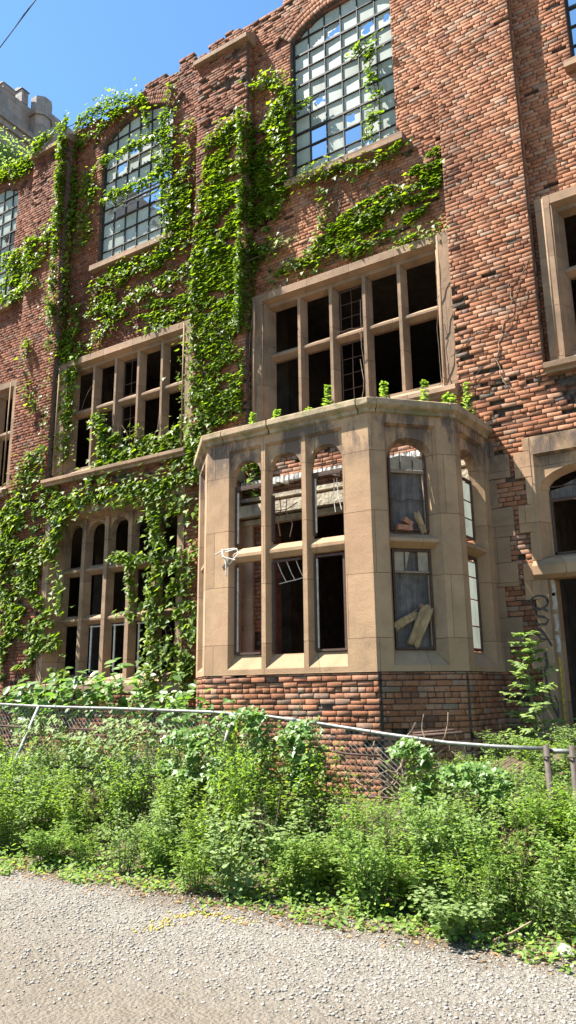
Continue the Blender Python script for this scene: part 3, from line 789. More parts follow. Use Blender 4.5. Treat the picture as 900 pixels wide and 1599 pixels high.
# quoin stones where the bay meets the wall
qb = MB(); z = ZB0; k = 0
while z < 5.0:
    h = random.uniform(.30, .44); w_ = (.10, .30)[k % 2] if k != 4 else .22
    qb.box(PW[0]-.08, PW[0]+w_, YL-.014, YL+.12, z+.003, min(z+h, 5.02)-.003, 0, .003); z += h; k += 1
qb.build('quoins', M['stone_dull'], bayo)

# ------------------------------------------------------------------ doorway on the right
db = MB(); Td = frame((-2.40, YL-.02, 0), (1, 0, 0), (0, 1, 0))
pierced(db, Td, 0, 4.42, 3.02, 4.97, [(.10, 2.16), (2.26, 4.32)], 3.22, 4.72, .13, .07, .22, (4.22, 4.56), .12)
for (u0, u1) in ((0, .14), (2.14, 2.30), (4.28, 4.42)): db.obox(Td, u0, u1, .0, .34, .6, 3.02)
for (u0, u1) in ((.14, .22), (2.06, 2.14), (2.30, 2.38), (4.20, 4.28)): db.obox(Td, u0, u1, .10, .34, .6, 3.02)
for u0, u1 in ((-.02, 2.2), (2.24, 4.44)):
    db.add([Td(u, d, z) for u in (u0, u1) for d, z in ((-.08, 3.05), (-.08, 3.17), (.02, 3.27), (.2, 3.33), (.2, 3.0), (0, 3.0))], [(0, 1, 7, 6), (1, 2, 8, 7), (2, 3, 9, 8), (3, 4, 10, 9), (4, 5, 11, 10), (5, 0, 6, 11), (0, 5, 4, 3, 2, 1), (6, 7, 8, 9, 10, 11)])
z = .95; k = 0
while z < 4.9:
    h = random.uniform(.36, .5); w_ = (.16, .03)[k % 2]
    db.obox(Td, -w_, .06, -.004, .12, z+.004, min(z+h, 4.965)-.004, 0, .003); z += h; k += 1
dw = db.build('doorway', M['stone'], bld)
gb = MB(); a, b_ = .23, 2.03
for f in np.linspace(0, 1, 6): gb.tube([Td(a+(b_-a)*f, .21, 4.12), Td(a+(b_-a)*f, .21, 4.2+.26*math.sin(math.pi*min(max(f, .03), .97)))], .012, 4)
gb.tube([Td(a, .21, 4.27), Td(b_, .21, 4.27)], .009, 4); gb.obox(Td, a, b_, .19, .23, 4.06, 4.11); gb.obox(Td, a, a+.03, .19, .23, 3.34, 4.06); gb.obox(Td, a, b_, .19, .23, 3.335, 3.365)
gb.build('steel_frame', M['rust'], dw)
gl = MB()
for i in range(5):
    f0, f1 = i/5, (i+1)/5; x0, x1 = a+(b_-a)*f0+.01, a+(b_-a)*f1-.01
    gl.quad(Td(x0, .215, 4.11), Td(x1, .215, 4.11), Td(x1, .215, 4.26), Td(x0, .215, 4.26))
    gl.quad(Td(x0, .215, 4.28), Td(x1, .215, 4.28), Td(x1, .215, 4.19+.26*math.sin(math.pi*min(f1, .96))), Td(x0, .215, 4.19+.26*math.sin(math.pi*max(f0, .04))))
gl.build('fanlight_panes', M['ply'], dw)
# graffiti on the jamb: the letters O S A and a long drip, sprayed black, with yellow and pale paint beside
def ribbon(mb, T, pts, w, d=-.004):
    P = [Vector((u, z)) for u, z in pts]
    L, R = [], []
    for i, p in enumerate(P):
        t = (P[min(i+1, len(P)-1)]-P[max(i-1, 0)]).normalized(); nn = Vector((-t.y, t.x))*w*.42*random.uniform(.8, 1.15)
        L.append(T(p.x+nn.x, d, p.y+nn.y)); R.append(T(p.x-nn.x, d, p.y-nn.y))
    k = len(P); mb.add(L+R, [(i, i+1, k+i+1, k+i) for i in range(k-1)])
gr = MB(); DG = -.009
ribbon(gr, Td, [(.0+.11*math.cos(t)+.01, 2.70+.085*math.sin(t)) for t in np.linspace(0, 6.6, 22)], .032, DG)
ribbon(gr, Td, [(.115, 2.57), (.06, 2.61), (-.04, 2.60), (-.075, 2.56), (-.02, 2.52), (.07, 2.50), (.11, 2.46), (.07, 2.41), (-.03, 2.41), (-.08, 2.44)], .034, DG-.001)
ribbon(gr, Td, [(-.02, 2.36), (.03, 2.30), (.08, 2.22), (.12, 2.13)], .036, DG-.002)
ribbon(gr, Td, [(-.02, 2.36), (-.05, 2.28), (.0, 2.22), (.09, 2.22)], .03, DG-.003)
ribbon(gr, Td, [(.03, 2.06), (.04, 1.9), (.02, 1.84)], .045, DG-.002)
ribbon(gr, Td, [(.0, 1.84), (.02, 1.62), (.06, 1.4), (.12, 1.24)], .028, DG-.001); ribbon(gr, Td, [(.12, 1.24), (.13, 1.4), (.1, 1.52)], .02, DG)
gr.build('graffiti', M['blackpaint'], dw)
gr = MB()
for z in np.linspace(1.1, 1.9, 9): ribbon(gr, Td, [(.175, z), (.18, z+.05), (.172, z+.085)], .03, .094)
gr.build('yellow_spray', M['yellowspray'], dw)
gr = MB()
for z in (2.05, 2.32, 2.6, 2.78): ribbon(gr, Td, [(.17, z), (.19, z+.08), (.18, z+.16), (.17, z+.22)], .06, .096)
gr.build('flaked_paint', M['palepaint'], dw)

# ------------------------------------------------------------------ what is left inside
def piece(name, mat, *b, jit=0): q = MB(); q.box(*b, 0, jit); q.build(name, M[mat], bld)
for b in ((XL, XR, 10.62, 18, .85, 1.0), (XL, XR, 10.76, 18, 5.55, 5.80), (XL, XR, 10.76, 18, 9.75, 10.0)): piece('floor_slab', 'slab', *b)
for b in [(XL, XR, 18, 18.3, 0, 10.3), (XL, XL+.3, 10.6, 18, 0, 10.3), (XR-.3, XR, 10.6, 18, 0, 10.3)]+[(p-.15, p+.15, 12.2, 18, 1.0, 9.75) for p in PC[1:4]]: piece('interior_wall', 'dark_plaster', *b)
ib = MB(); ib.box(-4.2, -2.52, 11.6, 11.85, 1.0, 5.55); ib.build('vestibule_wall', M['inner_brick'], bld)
# the opening behind the bay: plastered jamb, broken brick, concrete lintels
ib = MB(); ib.box(-7.40, -6.95, YL-.05, YL+.01, 1.75, 4.35); ib.build('plastered_jamb', M['tan_plaster'], bld)
for b in ((-7.25, -3.05, YL-.22, YL+.01, 4.42, 4.62), (-7.25, -3.05, YL-.1, YL+.01, 4.30, 4.40), (-7.2, -3.05, YL-.12, YL+.01, 4.70, 4.78)): piece('lintel', 'concrete', *b, jit=.01)
ib = MB()
for i in range(46):
    x = -7.1+i*.088; h = random.uniform(.05, .12); ib.box(x, x+random.uniform(.05, .075), YL-.16, YL+.01, 5.02-h, 5.04, 0, .008)
ib.build('mortar_drips', M['whitepaint'], bld)
Tj = frame((-7.24, YL-.05, 0), (1, 0, 0), (0, 1, 0))
for pts, w_ in (([(.06+.03*math.cos(t), 2.98+.05*math.sin(t)) for t in np.linspace(0, 6, 12)], .02), ([(.1, 2.72), (.05, 2.68), (.05, 2.6), (.1, 2.58), (.11, 2.64), (.07, 2.64)], .02), ([(.07, 2.42), (.08, 2.25)], .02)):
    gr = MB(); ribbon(gr, Tj, pts, w_, -.004); gr.build('scribble', M['blackpaint'], bld)

# ------------------------------------------------------------------ ground
def ground_h(x, y):
    if y > 10.2 or y < -30: return 0.0
    H = .42+.52*sstep(-3.6, -2.3, x)+.12*sstep(-6, -9, x)
    h = H*sstep(5.2, 8.6, y)
    if y > 9.9: h *= sstep(10.2, 9.9, y)
    if 1 < y < 9.9 and -14 < x < 4: h += .02*ns(x, y, 0, .7)*(1 if y < 5 else 2.5)+.012*ns(x, y, 0, 2.2)
    return h
xs = np.r_[np.array([-1500, -400, -120, -50, -30, -22]), np.arange(-18, 4.01, .16), np.array([8, 15, 30, 80, 300, 1500])]
ys = np.r_[np.array([-1500, -300, -60, -15, -5, -1]), np.arange(0, 10.41, .13), np.array([14, 20, 40, 100, 400, 1500])]
GV = np.array([(x, y, ground_h(x, y)) for y in ys for x in xs]); nx = len(xs)
GF = np.array([(j*nx+i, j*nx+i+1, (j+1)*nx+i+1, (j+1)*nx+i) for j in range(len(ys)-1) for i in range(nx-1)])
gnd = np_mesh('ground', GV, GF, M['ground'], None, None, True); gnd['kind'] = 'structure'

# loose gravel
bm = bmesh.new(); bmesh.ops.create_icosphere(bm, subdivisions=1, radius=1); bm.verts.ensure_lookup_table()
ICO = np.array([v.co[:] for v in bm.verts]); ICOF = np.array([[v.index for v in f.verts] for f in bm.faces]); bm.free()
def pebbles(name, pts, sizes, mat, parent=None, flat=.6):
    n_ = len(pts); P = np.repeat(ICO[None], n_, 0)*RNG.uniform(.72, 1.25, (n_, 12, 1))
    sc = sizes[:, None]*np.c_[RNG.uniform(.7, 1.2, n_), RNG.uniform(.7, 1.2, n_), RNG.uniform(flat*.7, flat*1.2, n_)]
    P = P*sc[:, None, :]; an = RNG.uniform(0, 6.28, n_); c, s = np.cos(an)[:, None], np.sin(an)[:, None]
    X = P[..., 0]*c-P[..., 1]*s; Y = P[..., 0]*s+P[..., 1]*c
    P = np.stack([X, Y, P[..., 2]], -1)+pts[:, None, :]
    F = (np.arange(n_)[:, None, None]*12+ICOF[None]).reshape(-1, 3)
    return np_mesh(name, P.reshape(-1, 3), F, mat, parent)
pts, sz = [], []
while len(pts) < 24000:
    y = random.uniform(1.9, 5.6); x = -y*1.5+random.uniform(-.6, 1)*1.0+random.random()*(y*1.6+1.2)
    w = .05+.95*sstep(3.1, 4.2, y+.5*ns(x, y, 0, .9))
    if y > 5.0: w *= .5
    if random.random() > w: continue
    s_ = random.choice((.004, .004, .005, .005, .006, .007, .008, .010, .013)); pts.append((x, y, ground_h(x, y)+s_*.2)); sz.append(s_)
g_ = pebbles('gravel', np.array(pts), np.array(sz), M['pebble']); g_['kind'] = 'stuff'
# streak of yellow paint on the stones
def gp(x, y):
    v = ray(x, y); t = (0-EYE)/v.z; return Vector((0, 0, EYE))+v*t
pts, sz = [], []
path = [gp(x, y) for x, y in ((222, 1455), (250, 1443), (280, 1432), (315, 1427), (350, 1432), (392, 1441))]
for i in range(len(path)-1):
    for k in range(int(42*(.5+.5*abs(math.sin(i*1.7+1))))):
        p = path[i].lerp(path[i+1], random.random()); p += Vector((random.gauss(0, .05), random.gauss(0, .035), 0))
        s_ = random.uniform(.004, .014); pts.append((p.x, p.y, ground_h(p.x, p.y)+s_*.3)); sz.append(s_)
o = pebbles('yellow_paint_mark', np.array(pts), np.array(sz), M['roadyellow']); tag(o, 'broken streak of yellow spray paint across the stones at the gravel edge', 'paint mark')

# ------------------------------------------------------------------ leaves
def leaf_shape(kind):
    if kind == 'ivy': h = [(0, 0), (.30, -.10), (.56, .20), (.38, .42), (.20, .52), (0, 1)]
    elif kind == 'oval': h = [(0, 0), (.18, .15), (.30, .42), (.24, .72), (.10, .9), (0, 1)]
    elif kind == 'lance': h = [(0, 0), (.09, .15), (.14, .4), (.12, .65), (.06, .85), (0, 1)]
    elif kind == 'blade': h = [(0, 0), (.014, .1), (.018, .3), (.016, .6), (.008, .85), (0, 1)]
    elif kind == 'lobed': h = [(0, 0), (.14, .22), (.36, .36), (.22, .56), (.34, .74), (0, 1)]
    R_ = [(x, y, .22*x) for x, y in h]; L_ = [(-x, y, .22*x) for x, y in h[1:-1]]
    V = np.array(R_+L_); V[:, 2] -= .12*V[:, 1]**2
    return V, [(0, 1, 2, 3, 4, 5), (0, 5, 9, 8, 7, 6)]
SH = {k: leaf_shape(k) for k in ('ivy', 'oval', 'lance', 'lobed', 'blade')}
def leaves(P, Nn, Tt, S, kind):
    """vertex and face arrays of leaves at P with normals Nn, tips along Tt and length S"""
    V, F = SH[kind]; P, Nn, Tt = map(np.asarray, (P, Nn, Tt)); S = np.asarray(S)
    Nn = Nn/np.linalg.norm(Nn, axis=1, keepdims=True)
    Tt = Tt-(Tt*Nn).sum(1, keepdims=True)*Nn; Tt = Tt/np.maximum(np.linalg.norm(Tt, axis=1, keepdims=True), 1e-6)
    B = np.cross(Tt, Nn)
    W = P[:, None]+S[:, None, None]*(V[None, :, 0:1]*B[:, None]+V[None, :, 1:2]*Tt[:, None]+V[None, :, 2:3]*Nn[:, None])
    n_ = len(P); k = len(V)
    FF = (np.arange(n_)[:, None, None]*k+np.array(F)[None]).reshape(-1, 6)
    return W.reshape(-1, 3), FF
def rnd(n_, s=1): return RNG.normal(0, s, (n_, 3))

# ------------------------------------------------------------------ ivy on the walls
def poly_pts(poly, n_):
    xs_, ys_ = zip(*poly); out = []
    while len(out) < n_:
        x, y = random.uniform(min(xs_), max(xs_)), random.uniform(min(ys_), max(ys_)); ins = False; j = len(poly)-1
        for i in range(len(poly)):
            (xi, yi), (xj, yj) = poly[i], poly[j]
            if (yi > y) != (yj > y) and x < (xj-xi)*(y-yi)/(yj-yi)+xi: ins = not ins
            j = i
        if ins: out.append((x, y))
    return out
def surf_y(x, z):
    if z < 5.86: return YL
    for p in PC:
        if abs(x-p) < PH+.01: return YP
    return YW
def ivy(label, Y, polys=(), strokes=(), size=.078, group=None, dmul=1.0):
    """polys: (outline, leaves, patchiness); strokes: (path, width m, leaves per m). Outlines are measured on plane Y."""
    root = empty('climbing_ivy', (0, 0, 0), label, 'ivy', group)
    pos, dep = [], []; st = MB(); lows = []
    for poly, cnt, pat in polys:
        cnt = int(cnt*1.4)
        W = [at(x, y, Y) for x, y in poly]; pp = [(w.x, w.z) for w in W]; got = 0; tr = 0
        while got < cnt and tr < cnt*6:
            for (x, z) in poly_pts(pp, 200):
                tr += 1
                v = .5+.48*ns(x*1.7+.5*z, z*4.2, 2, 1.7)+.34*ns(x, z, 7, 1.3)
                if v < pat: continue
                pos.append((x, z)); dep.append(random.uniform(.02, .05)+.10*max(0, v-pat)*random.random()); got += 1
                if got >= cnt: break
        lo = max(W, key=lambda w: -w.z)
        for k in range(6):
            x, z = random.choice(poly_pts(pp, 4)); pth = []
            for q in range(7):
                pth.append((x, surf_y(x, z)-.012, z)); x += random.uniform(-.16, .16); z += random.uniform(.1, .35)
                if q > 1 and z > max(w.z for w in W): break
            if len(pth) > 1: st.tube(pth, random.uniform(.005, .011), 4)
    for path, width, perm in strokes:
        W = [at(x, y, Y) for x, y in path]
        st.tube([(w.x+random.uniform(-.02, .02), surf_y(w.x, w.z)-.012, w.z) for w in W], .010, 4)
        for a, b_ in zip(W[:-1], W[1:]):
            L = (b_-a).length
            for k in range(int(L*perm*1.35)):
                p = a.lerp(b_, random.random())
                if ns(p.x*1.6, p.z*2.6, 9, 1.7)+.25*random.random() < -.12: continue
                kk = .30+.32*random.random()+.3*max(0, ns(p.x, p.z, 4, 3)); pos.append((p.x+random.gauss(0, kk)*width, p.z+random.gauss(0, kk)*width-abs(random.gauss(0, .12))*width)); dep.append(random.uniform(.02, .13))
    n_ = len(pos)
    # leaves sit in short drooping sprays so that they shade each other in clumps
    P = np.array([(x, surf_y(x, z)-d*dmul, z) for (x, z), d in zip(pos, dep)])
    N_ = np.c_[RNG.normal(0, .38, n_), -np.ones(n_)*RNG.uniform(.35, 1.0, n_), np.where(RNG.random(n_) < .6, RNG.uniform(.7, 2.0, n_), RNG.uniform(.05, .6, n_))]
    T_ = np.c_[RNG.normal(0, .5, n_), -RNG.uniform(.1, .9, n_), -np.ones(n_)]
    S = size*RNG.choice((.5, .7, .9, 1.05, 1.3), n_)*RNG.uniform(.9, 1.1, n_)
    V, F = leaves(P, N_, T_, S, 'ivy')
    np_mesh('foliage', V, F, M['ivy'], root)
    if st.v: st.build('stem', M['bark'], root)
    return root
ivy('thick curtain of ivy covering the whole middle buttress left of the bay window', YP,
    [([(322, 250), (352, 205), (384, 182), (388, 260), (388, 400), (386, 560), (380, 650), (340, 668), (318, 660), (298, 600), (292, 520), (302, 440), (306, 340)], 4900, .37),
     ([(300, 400), (320, 300), (350, 240), (384, 200), (388, 500), (330, 500)], 1000, .44)],
    [([(300, 400), (296, 480), (290, 560), (300, 640), (318, 690)], .35, 240), ([(322, 235), (345, 205), (375, 188)], .22, 190), ([(316, 330), (345, 318), (384, 300)], .2, 150),
     ([(318, 300), (345, 275), (372, 262)], .14, 130), ([(330, 390), (355, 375), (382, 352)], .2, 150)])
ivy('dark ivy mass in the shaded corner between the middle buttress and the tall centre window', YW,
    [([(392, 215), (420, 195), (440, 150), (452, 165), (458, 240), (452, 300), (425, 380), (400, 440), (390, 440)], 2000, .42)],
    [([(400, 143), (428, 130), (452, 140), (456, 170)], .2, 200), ([(440, 170), (446, 230), (440, 290)], .3, 220), ([(395, 420), (430, 390), (460, 375)], .25, 100), ([(396, 190), (397, 300), (396, 420), (394, 520)], .07, 330)], dmul=2.0)
ivy('ivy trailing along under the sill of the tall centre window', YW, [],
    [([(440, 300), (470, 282), (505, 268), (545, 262), (562, 255)], .24, 190), ([(552, 275), (585, 255), (615, 240), (634, 226)], .12, 130), ([(505, 300), (512, 330), (505, 360)], .12, 70), ([(445, 305), (420, 330), (400, 350)], .3, 160)])
ivy('fan of bright ivy spreading left from the edge of the bare right buttress', YW,
    [([(495, 372), (540, 335), (590, 305), (640, 272), (688, 226), (694, 262), (690, 292), (650, 318), (600, 345), (560, 368), (520, 392)], 1500, .40),
     ([(560, 355), (640, 320), (690, 300), (660, 345), (600, 375)], 300, .45)],
    [([(430, 432), (480, 408), (530, 395), (570, 390)], .2, 190), ([(520, 402), (580, 380), (640, 378), (696, 362)], .22, 210), ([(500, 375), (492, 400), (480, 420)], .2, 150), ([(560, 350), (620, 315), (690, 275)], .2, 230)])
ivy('ivy runner hanging over the broken right-hand panes of the tall centre window', YW+.05, [],
    [([(548, 100), (565, 83), (592, 70)], .16, 190), ([(584, 78), (580, 110), (590, 150), (586, 180), (580, 225)], .13, 150)], .085)
ivy('small ivy sprig crossing the left panes of the tall centre window', YW+.05, [], [([(458, 182), (480, 168), (502, 152)], .1, 110)], .08)
ivy('ivy along the broken roof edge above the left tall window', YW,
    [], [([(0, 279), (28, 263), (60, 246), (98, 221)], .2, 420), ([(20, 280), (60, 256), (95, 232)], .16, 160), ([(116, 210), (140, 185), (170, 166), (205, 155), (222, 160)], .28, 330), ([(118, 230), (150, 215), (170, 190), (200, 172)], .2, 140), ([(115, 205), (118, 225)], .3, 200)])
ivy('ivy climbing up the right side of the left tall window', YW,
    [([(272, 290), (300, 280), (300, 380), (285, 395), (262, 400), (258, 380)], 700, .35)],
    [([(268, 142), (264, 180), (266, 230), (262, 290), (268, 340), (262, 392)], .22, 240), ([(285, 212), (302, 198)], .22, 160), ([(276, 240), (300, 232)], .15, 120), ([(300, 250), (285, 285), (300, 310)], .22, 150)])
ivy('ivy runners crossing the panes of the left tall window', YW+.04, [],
    [([(164, 258), (185, 246), (215, 232), (262, 212)], .17, 190), ([(168, 314), (200, 303), (230, 290), (252, 278)], .17, 180), ([(232, 160), (234, 185), (236, 212)], .1, 120), ([(248, 245), (256, 280)], .12, 110)], .085)
ivy('ivy down the left side of the left tall window', YW, [],
    [([(152, 262), (135, 288), (150, 305)], .28, 180), ([(148, 300), (132, 335), (140, 368), (128, 392)], .26, 150)])
ivy('ivy running down the left buttress from its stone cap', YP-.01, [],
    [([(104, 262), (103, 290), (98, 330), (92, 365)], .22, 150), ([(98, 345), (70, 372), (40, 385), (10, 402)], .28, 210), ([(78, 470), (88, 500), (96, 520)], .25, 160), ([(96, 545), (92, 620), (86, 690), (70, 740)], .34, 230), ([(46, 532), (42, 560)], .16, 90), ([(40, 600), (58, 640)], .2, 60), ([(60, 700), (40, 745), (20, 770)], .4, 180)])
ivy('bright ivy patch on the wall at the far left edge', YW,
    [([(0, 400), (50, 382), (92, 372), (88, 410), (60, 440), (30, 470), (0, 475)], 1100, .36)], [([(0, 480), (30, 462), (70, 450)], .2, 160)])
ivy('dark ivy in the corner right of the left buttress', YW,
    [([(108, 240), (124, 232), (122, 340), (108, 360)], 420, .3), ([(100, 520), (128, 470), (130, 560), (108, 720), (96, 740)], 900, .32)], [([(120, 330), (112, 420), (108, 500)], .2, 110), ([(118, 225), (112, 330), (106, 440), (100, 560)], .06, 200)], dmul=2.0)
ivy('broken rows of ivy on the wall below the left tall window', YW,
    [([(160, 420), (230, 400), (298, 372), (298, 470), (280, 500), (215, 512), (170, 500), (150, 460)], 1150, .55)],
    [([(150, 455), (190, 430), (250, 400), (290, 380)], .3, 170), ([(116, 555), (150, 530), (180, 500)], .26, 150), ([(130, 490), (165, 480), (200, 488)], .2, 130), ([(230, 520), (262, 505), (290, 490)], .16, 130), ([(200, 470), (240, 452), (290, 430)], .18, 120)])
ivy('leafy ivy heaped on the ledge below the left mullioned window', YL-.12,
    [([(128, 700), (150, 660), (165, 668), (190, 690), (215, 662), (232, 690), (262, 672), (285, 690), (318, 660), (318, 720), (240, 715), (170, 722), (130, 740)], 800, .34)],
    [([(128, 735), (180, 708), (240, 690), (318, 668)], .3, 220), ([(150, 700), (136, 640), (140, 665)], .22, 120), ([(205, 700), (196, 668)], .22, 140), ([(255, 690), (262, 655)], .22, 140), ([(300, 690), (310, 725), (305, 740)], .26, 220)], .11)
ivy('long ivy strands hanging over the left arched window and down to the ground', YL-.05,
    [([(235, 940), (262, 900), (305, 930), (312, 1000), (300, 1060), (240, 1060)], 300, .55)],
    [([(245, 760), (240, 810), (250, 870), (236, 940), (242, 1010), (236, 1080)], .24, 200), ([(100, 792), (140, 775), (190, 768), (245, 758), (300, 735)], .28, 200), ([(98, 800), (84, 840), (72, 870)], .24, 120), ([(250, 850), (280, 880), (300, 905)], .26, 120), ([(178, 868), (215, 872), (250, 860)], .14, 140), ([(205, 880), (208, 940), (204, 965)], .1, 110), ([(175, 960), (200, 955), (230, 965)], .1, 110), ([(300, 865), (312, 850)], .24, 200), ([(250, 790), (285, 790), (315, 800)], .3, 110), ([(262, 1000), (290, 1040), (300, 1090)], .3, 120), ([(85, 880), (95, 930), (90, 960)], .2, 80)], .10)
ivy('dense dark ivy over the lower wall at the left edge', YL-.03,
    [([(0, 800), (30, 770), (62, 790), (60, 860), (70, 930), (98, 1000), (112, 1070), (100, 1110), (0, 1110)], 2000, .46), ([(60, 760), (90, 750), (110, 800), (90, 880), (66, 880)], 300, .45)],
    [([(0, 900), (20, 830), (44, 780)], .35, 190), ([(40, 740), (60, 700)], .3, 160), ([(15, 985), (35, 960)], .3, 120), ([(20, 870), (45, 885)], .2, 100)], .10)
ivy('bright ivy tuft touching the left corner of the stone bay', YL-1.5, [], [([(303, 690), (314, 676), (322, 690)], .18, 260), ([(318, 700), (312, 735)], .14, 170)], .10)

# bare dead vines
def vine(label, Y, paths, r=.009):
    mb = MB()
    for pth in paths:
        W = [at(x, y, Y) for x, y in pth]; P = []
        for a, b_ in zip(W[:-1], W[1:]):
            for t in (0, .33, .66): q = a.lerp(b_, t); P.append((q.x+random.gauss(0, .015), Y-.012+random.gauss(0, .006), q.z+random.gauss(0, .015)))
        P.append(tuple(W[-1])); n_ = len(P); mb.tube(P, [r*(1-.6*i/n_) for i in range(n_)], 4)
    o = mb.build('dead_vine', M['twig']); return tag(o, label, 'vine')
vine('bare dead vine branching up the brick of the right buttress', YP-.004,
     [[(712, 618), (740, 592), (775, 560), (784, 520), (802, 465), (826, 405)], [(784, 520), (800, 500), (826, 450)], [(740, 592), (770, 588), (800, 575)], [(800, 470), (798, 445), (820, 415)], [(775, 562), (790, 600), (805, 612)], [(706, 560), (740, 520), (770, 505)], [(705, 480), (722, 470), (750, 452)]], .008)
vine('thin dead vine stems clinging to the right frame of the centre mullioned window', YW-.15,
     [[(690, 612), (688, 540), (684, 460), (680, 395)], [(700, 610), (694, 560), (690, 500)], [(690, 520), (702, 480), (706, 440)], [(688, 600), (704, 560), (706, 520)], [(684, 470), (698, 430), (704, 400)], [(565, 560), (570, 610), (560, 640)], [(562, 470), (566, 540), (572, 600)], [(525, 520), (560, 512), (568, 540)]], .007)
vine('thin dead vine stems clinging to the corner left of the centre mullioned window', YW-.15, [[(398, 640), (396, 540), (400, 470), (440, 430)], [(404, 600), (410, 520), (402, 480)], [(390, 560), (396, 500), (420, 450)]], .007)

# ------------------------------------------------------------------ seedlings on the cornice and the sapling by the door
def sprig_mesh(h, nlev, leaf, kind, spread, per=7, rt=.5):
    P, N_, T_, S = [], [], [], []; st = MB(); st.tube([(0, 0, 0), (random.uniform(-.02, .02)*h, 0, h*.5), (random.uniform(-.05, .05)*h, random.uniform(-.05, .05)*h, h)], [h*.012+.002, h*.009+.002, .002], 5)
    for l in range(nlev):
        f = (l+.6)/nlev; z = h*f; R_ = spread*(1-.75*f)*random.uniform(.7, 1.2)
        for a in range(3 if spread > .06 else 2):
            an = l*2.4+a*2.1+random.uniform(-.3, .3); d = Vector((math.cos(an), math.sin(an), .18+rt*random.uniform(-.3, .4)))
            st.tube([(0, 0, z), tuple(Vector((0, 0, z))+d*R_)], [.004, .002], 3)
            for k in range(per):
                t = (k+1)/per; c = Vector((0, 0, z))+d*R_*t
                for sd in (-1, 1):
                    P.append(c); side = Vector((-math.sin(an), math.cos(an), 0))*sd
                    T_.append(side+d*.5+Vector((0, 0, random.uniform(-.5, .1)))); N_.append(Vector((random.gauss(0, .3), random.gauss(0, .3), 1))); S.append(leaf*random.uniform(.7, 1.2))
    return np.array(P), np.array(N_), np.array(T_), np.array(S), kind, st
def sprig(name, label, cat, loc, h, nlev, leaf, kind, spread, mat, per=7, group=None):
    root = empty(name, loc, label, cat, group); P, N_, T_, S, k, st = sprig_mesh(h, nlev, leaf, kind, spread, per)
    V, F = leaves(P, N_, T_, S, k)
    o = np_mesh('foliage', V, F, mat); o.parent = root
    q = st.build('stem', M['greenstem']); q.parent = root; return root
for (px, py, Y, z, h, lb) in ((395, 655, 8.35, 5.25, .30, 'small leafy seedling leftmost on the stone cornice of the bay'), (432, 648, 8.3, 5.25, .24, 'short seedling on the cornice left of the tall centre one'),
        (512, 630, 8.3, 5.25, .42, 'tallest seedling growing on the cornice under the broken muntins'), (484, 638, 8.3, 5.25, .14, 'tiny weed tuft on the cornice beside the tallest seedling'),
        (600, 618, 8.5, 5.25, .36, 'thin seedling with few leaves behind the front corner of the cornice'), (664, 630, 9.0, 5.26, .46, 'slender seedling on the cornice below the right end of the window sill'),
        (702, 640, 9.2, 5.26, .26, 'bushy pale green weed on the right part of the cornice'), (732, 650, 9.5, 5.26, .52, 'tall weed against the brick at the right end of the cornice')):
    p = at(px, py, Y); bush = 'bushy' in lb
    sprig('seedling', lb, 'plant', (p.x, Y, z), h, 9 if bush else 7, .055, 'oval', .14 if bush else .075, M['weed3'], 4 if bush else 2, 'weeds growing on the cornice of the bay')
p = at(838, 1165, 8.9)
sprig('sapling', 'tall pale green sapling with tiers of feathery branches beside the doorway', 'sapling', (p.x, 8.9, ground_h(p.x, 8.9)), 1.28, 13, .085, 'oval', .46, M['weed2'], 8)
def broad_shrub(label, x, y, h, R_, n_, size):
    root = empty('broadleaf_shrub', (x, y, ground_h(x, y)), label, 'shrub', 'broad-leaved shrubs against the wall'); st = MB(); P, N_, T_, S = [], [], [], []
    for k in range(7):
        an = random.uniform(0, 6.28); tip = Vector((math.cos(an)*R_*random.uniform(.4, 1), math.sin(an)*R_*.7, h*random.uniform(.65, 1))); mid = tip*.5+Vector((0, 0, h*.15))
        st.tube([(0, 0, 0), mid, tip], [.012, .008, .003], 4)
        for j in range(n_//7):
            t = random.uniform(.35, 1); c = (mid.lerp(tip, (t-.5)*2) if t > .5 else mid*(t*2))+Vector((random.gauss(0, .07), random.gauss(0, .07), random.gauss(0, .05)))
            P.append(c); N_.append((random.gauss(0, .35), -.35+random.gauss(0, .35), 1)); a2 = random.uniform(0, 6.28); T_.append((math.cos(a2), math.sin(a2)-.4, -.35)); S.append(size*random.uniform(.6, 1.25))
    V, F = leaves(P, N_, T_, S, 'oval' if size > .1 else 'ivy'); o = np_mesh('foliage', V, F, M['broad']); o.parent = root; q = st.build('stem', M['greenstem']); q.parent = root
for lb, px, Y, h, R_, n_, sz_ in (('large-leaved shrub at the left end behind the fence rail', 70, 8.3, 1.35, .75, 190, .17), ('large-leaved shrub under the left arched window beside the leaning fence post', 130, 8.6, 1.6, .65, 170, .17),
        ('spreading broad-leaved shrub under the right lights of the left arched window', 190, 8.6, 1.55, .7, 190, .16), ('broad-leaved shrub between the arched window and the bay base', 245, 8.4, 1.45, .6, 170, .15),
        ('small broad-leaved shrub at the left corner of the bay brickwork', 296, 8.0, 1.35, .35, 90, .15), ('low shrub at the very left edge behind the fence', 15, 8.2, 1.25, .7, 160, .14)):
    p = at(px, 1090, Y); broad_shrub(lb, p.x, Y, h, R_, n_, sz_)

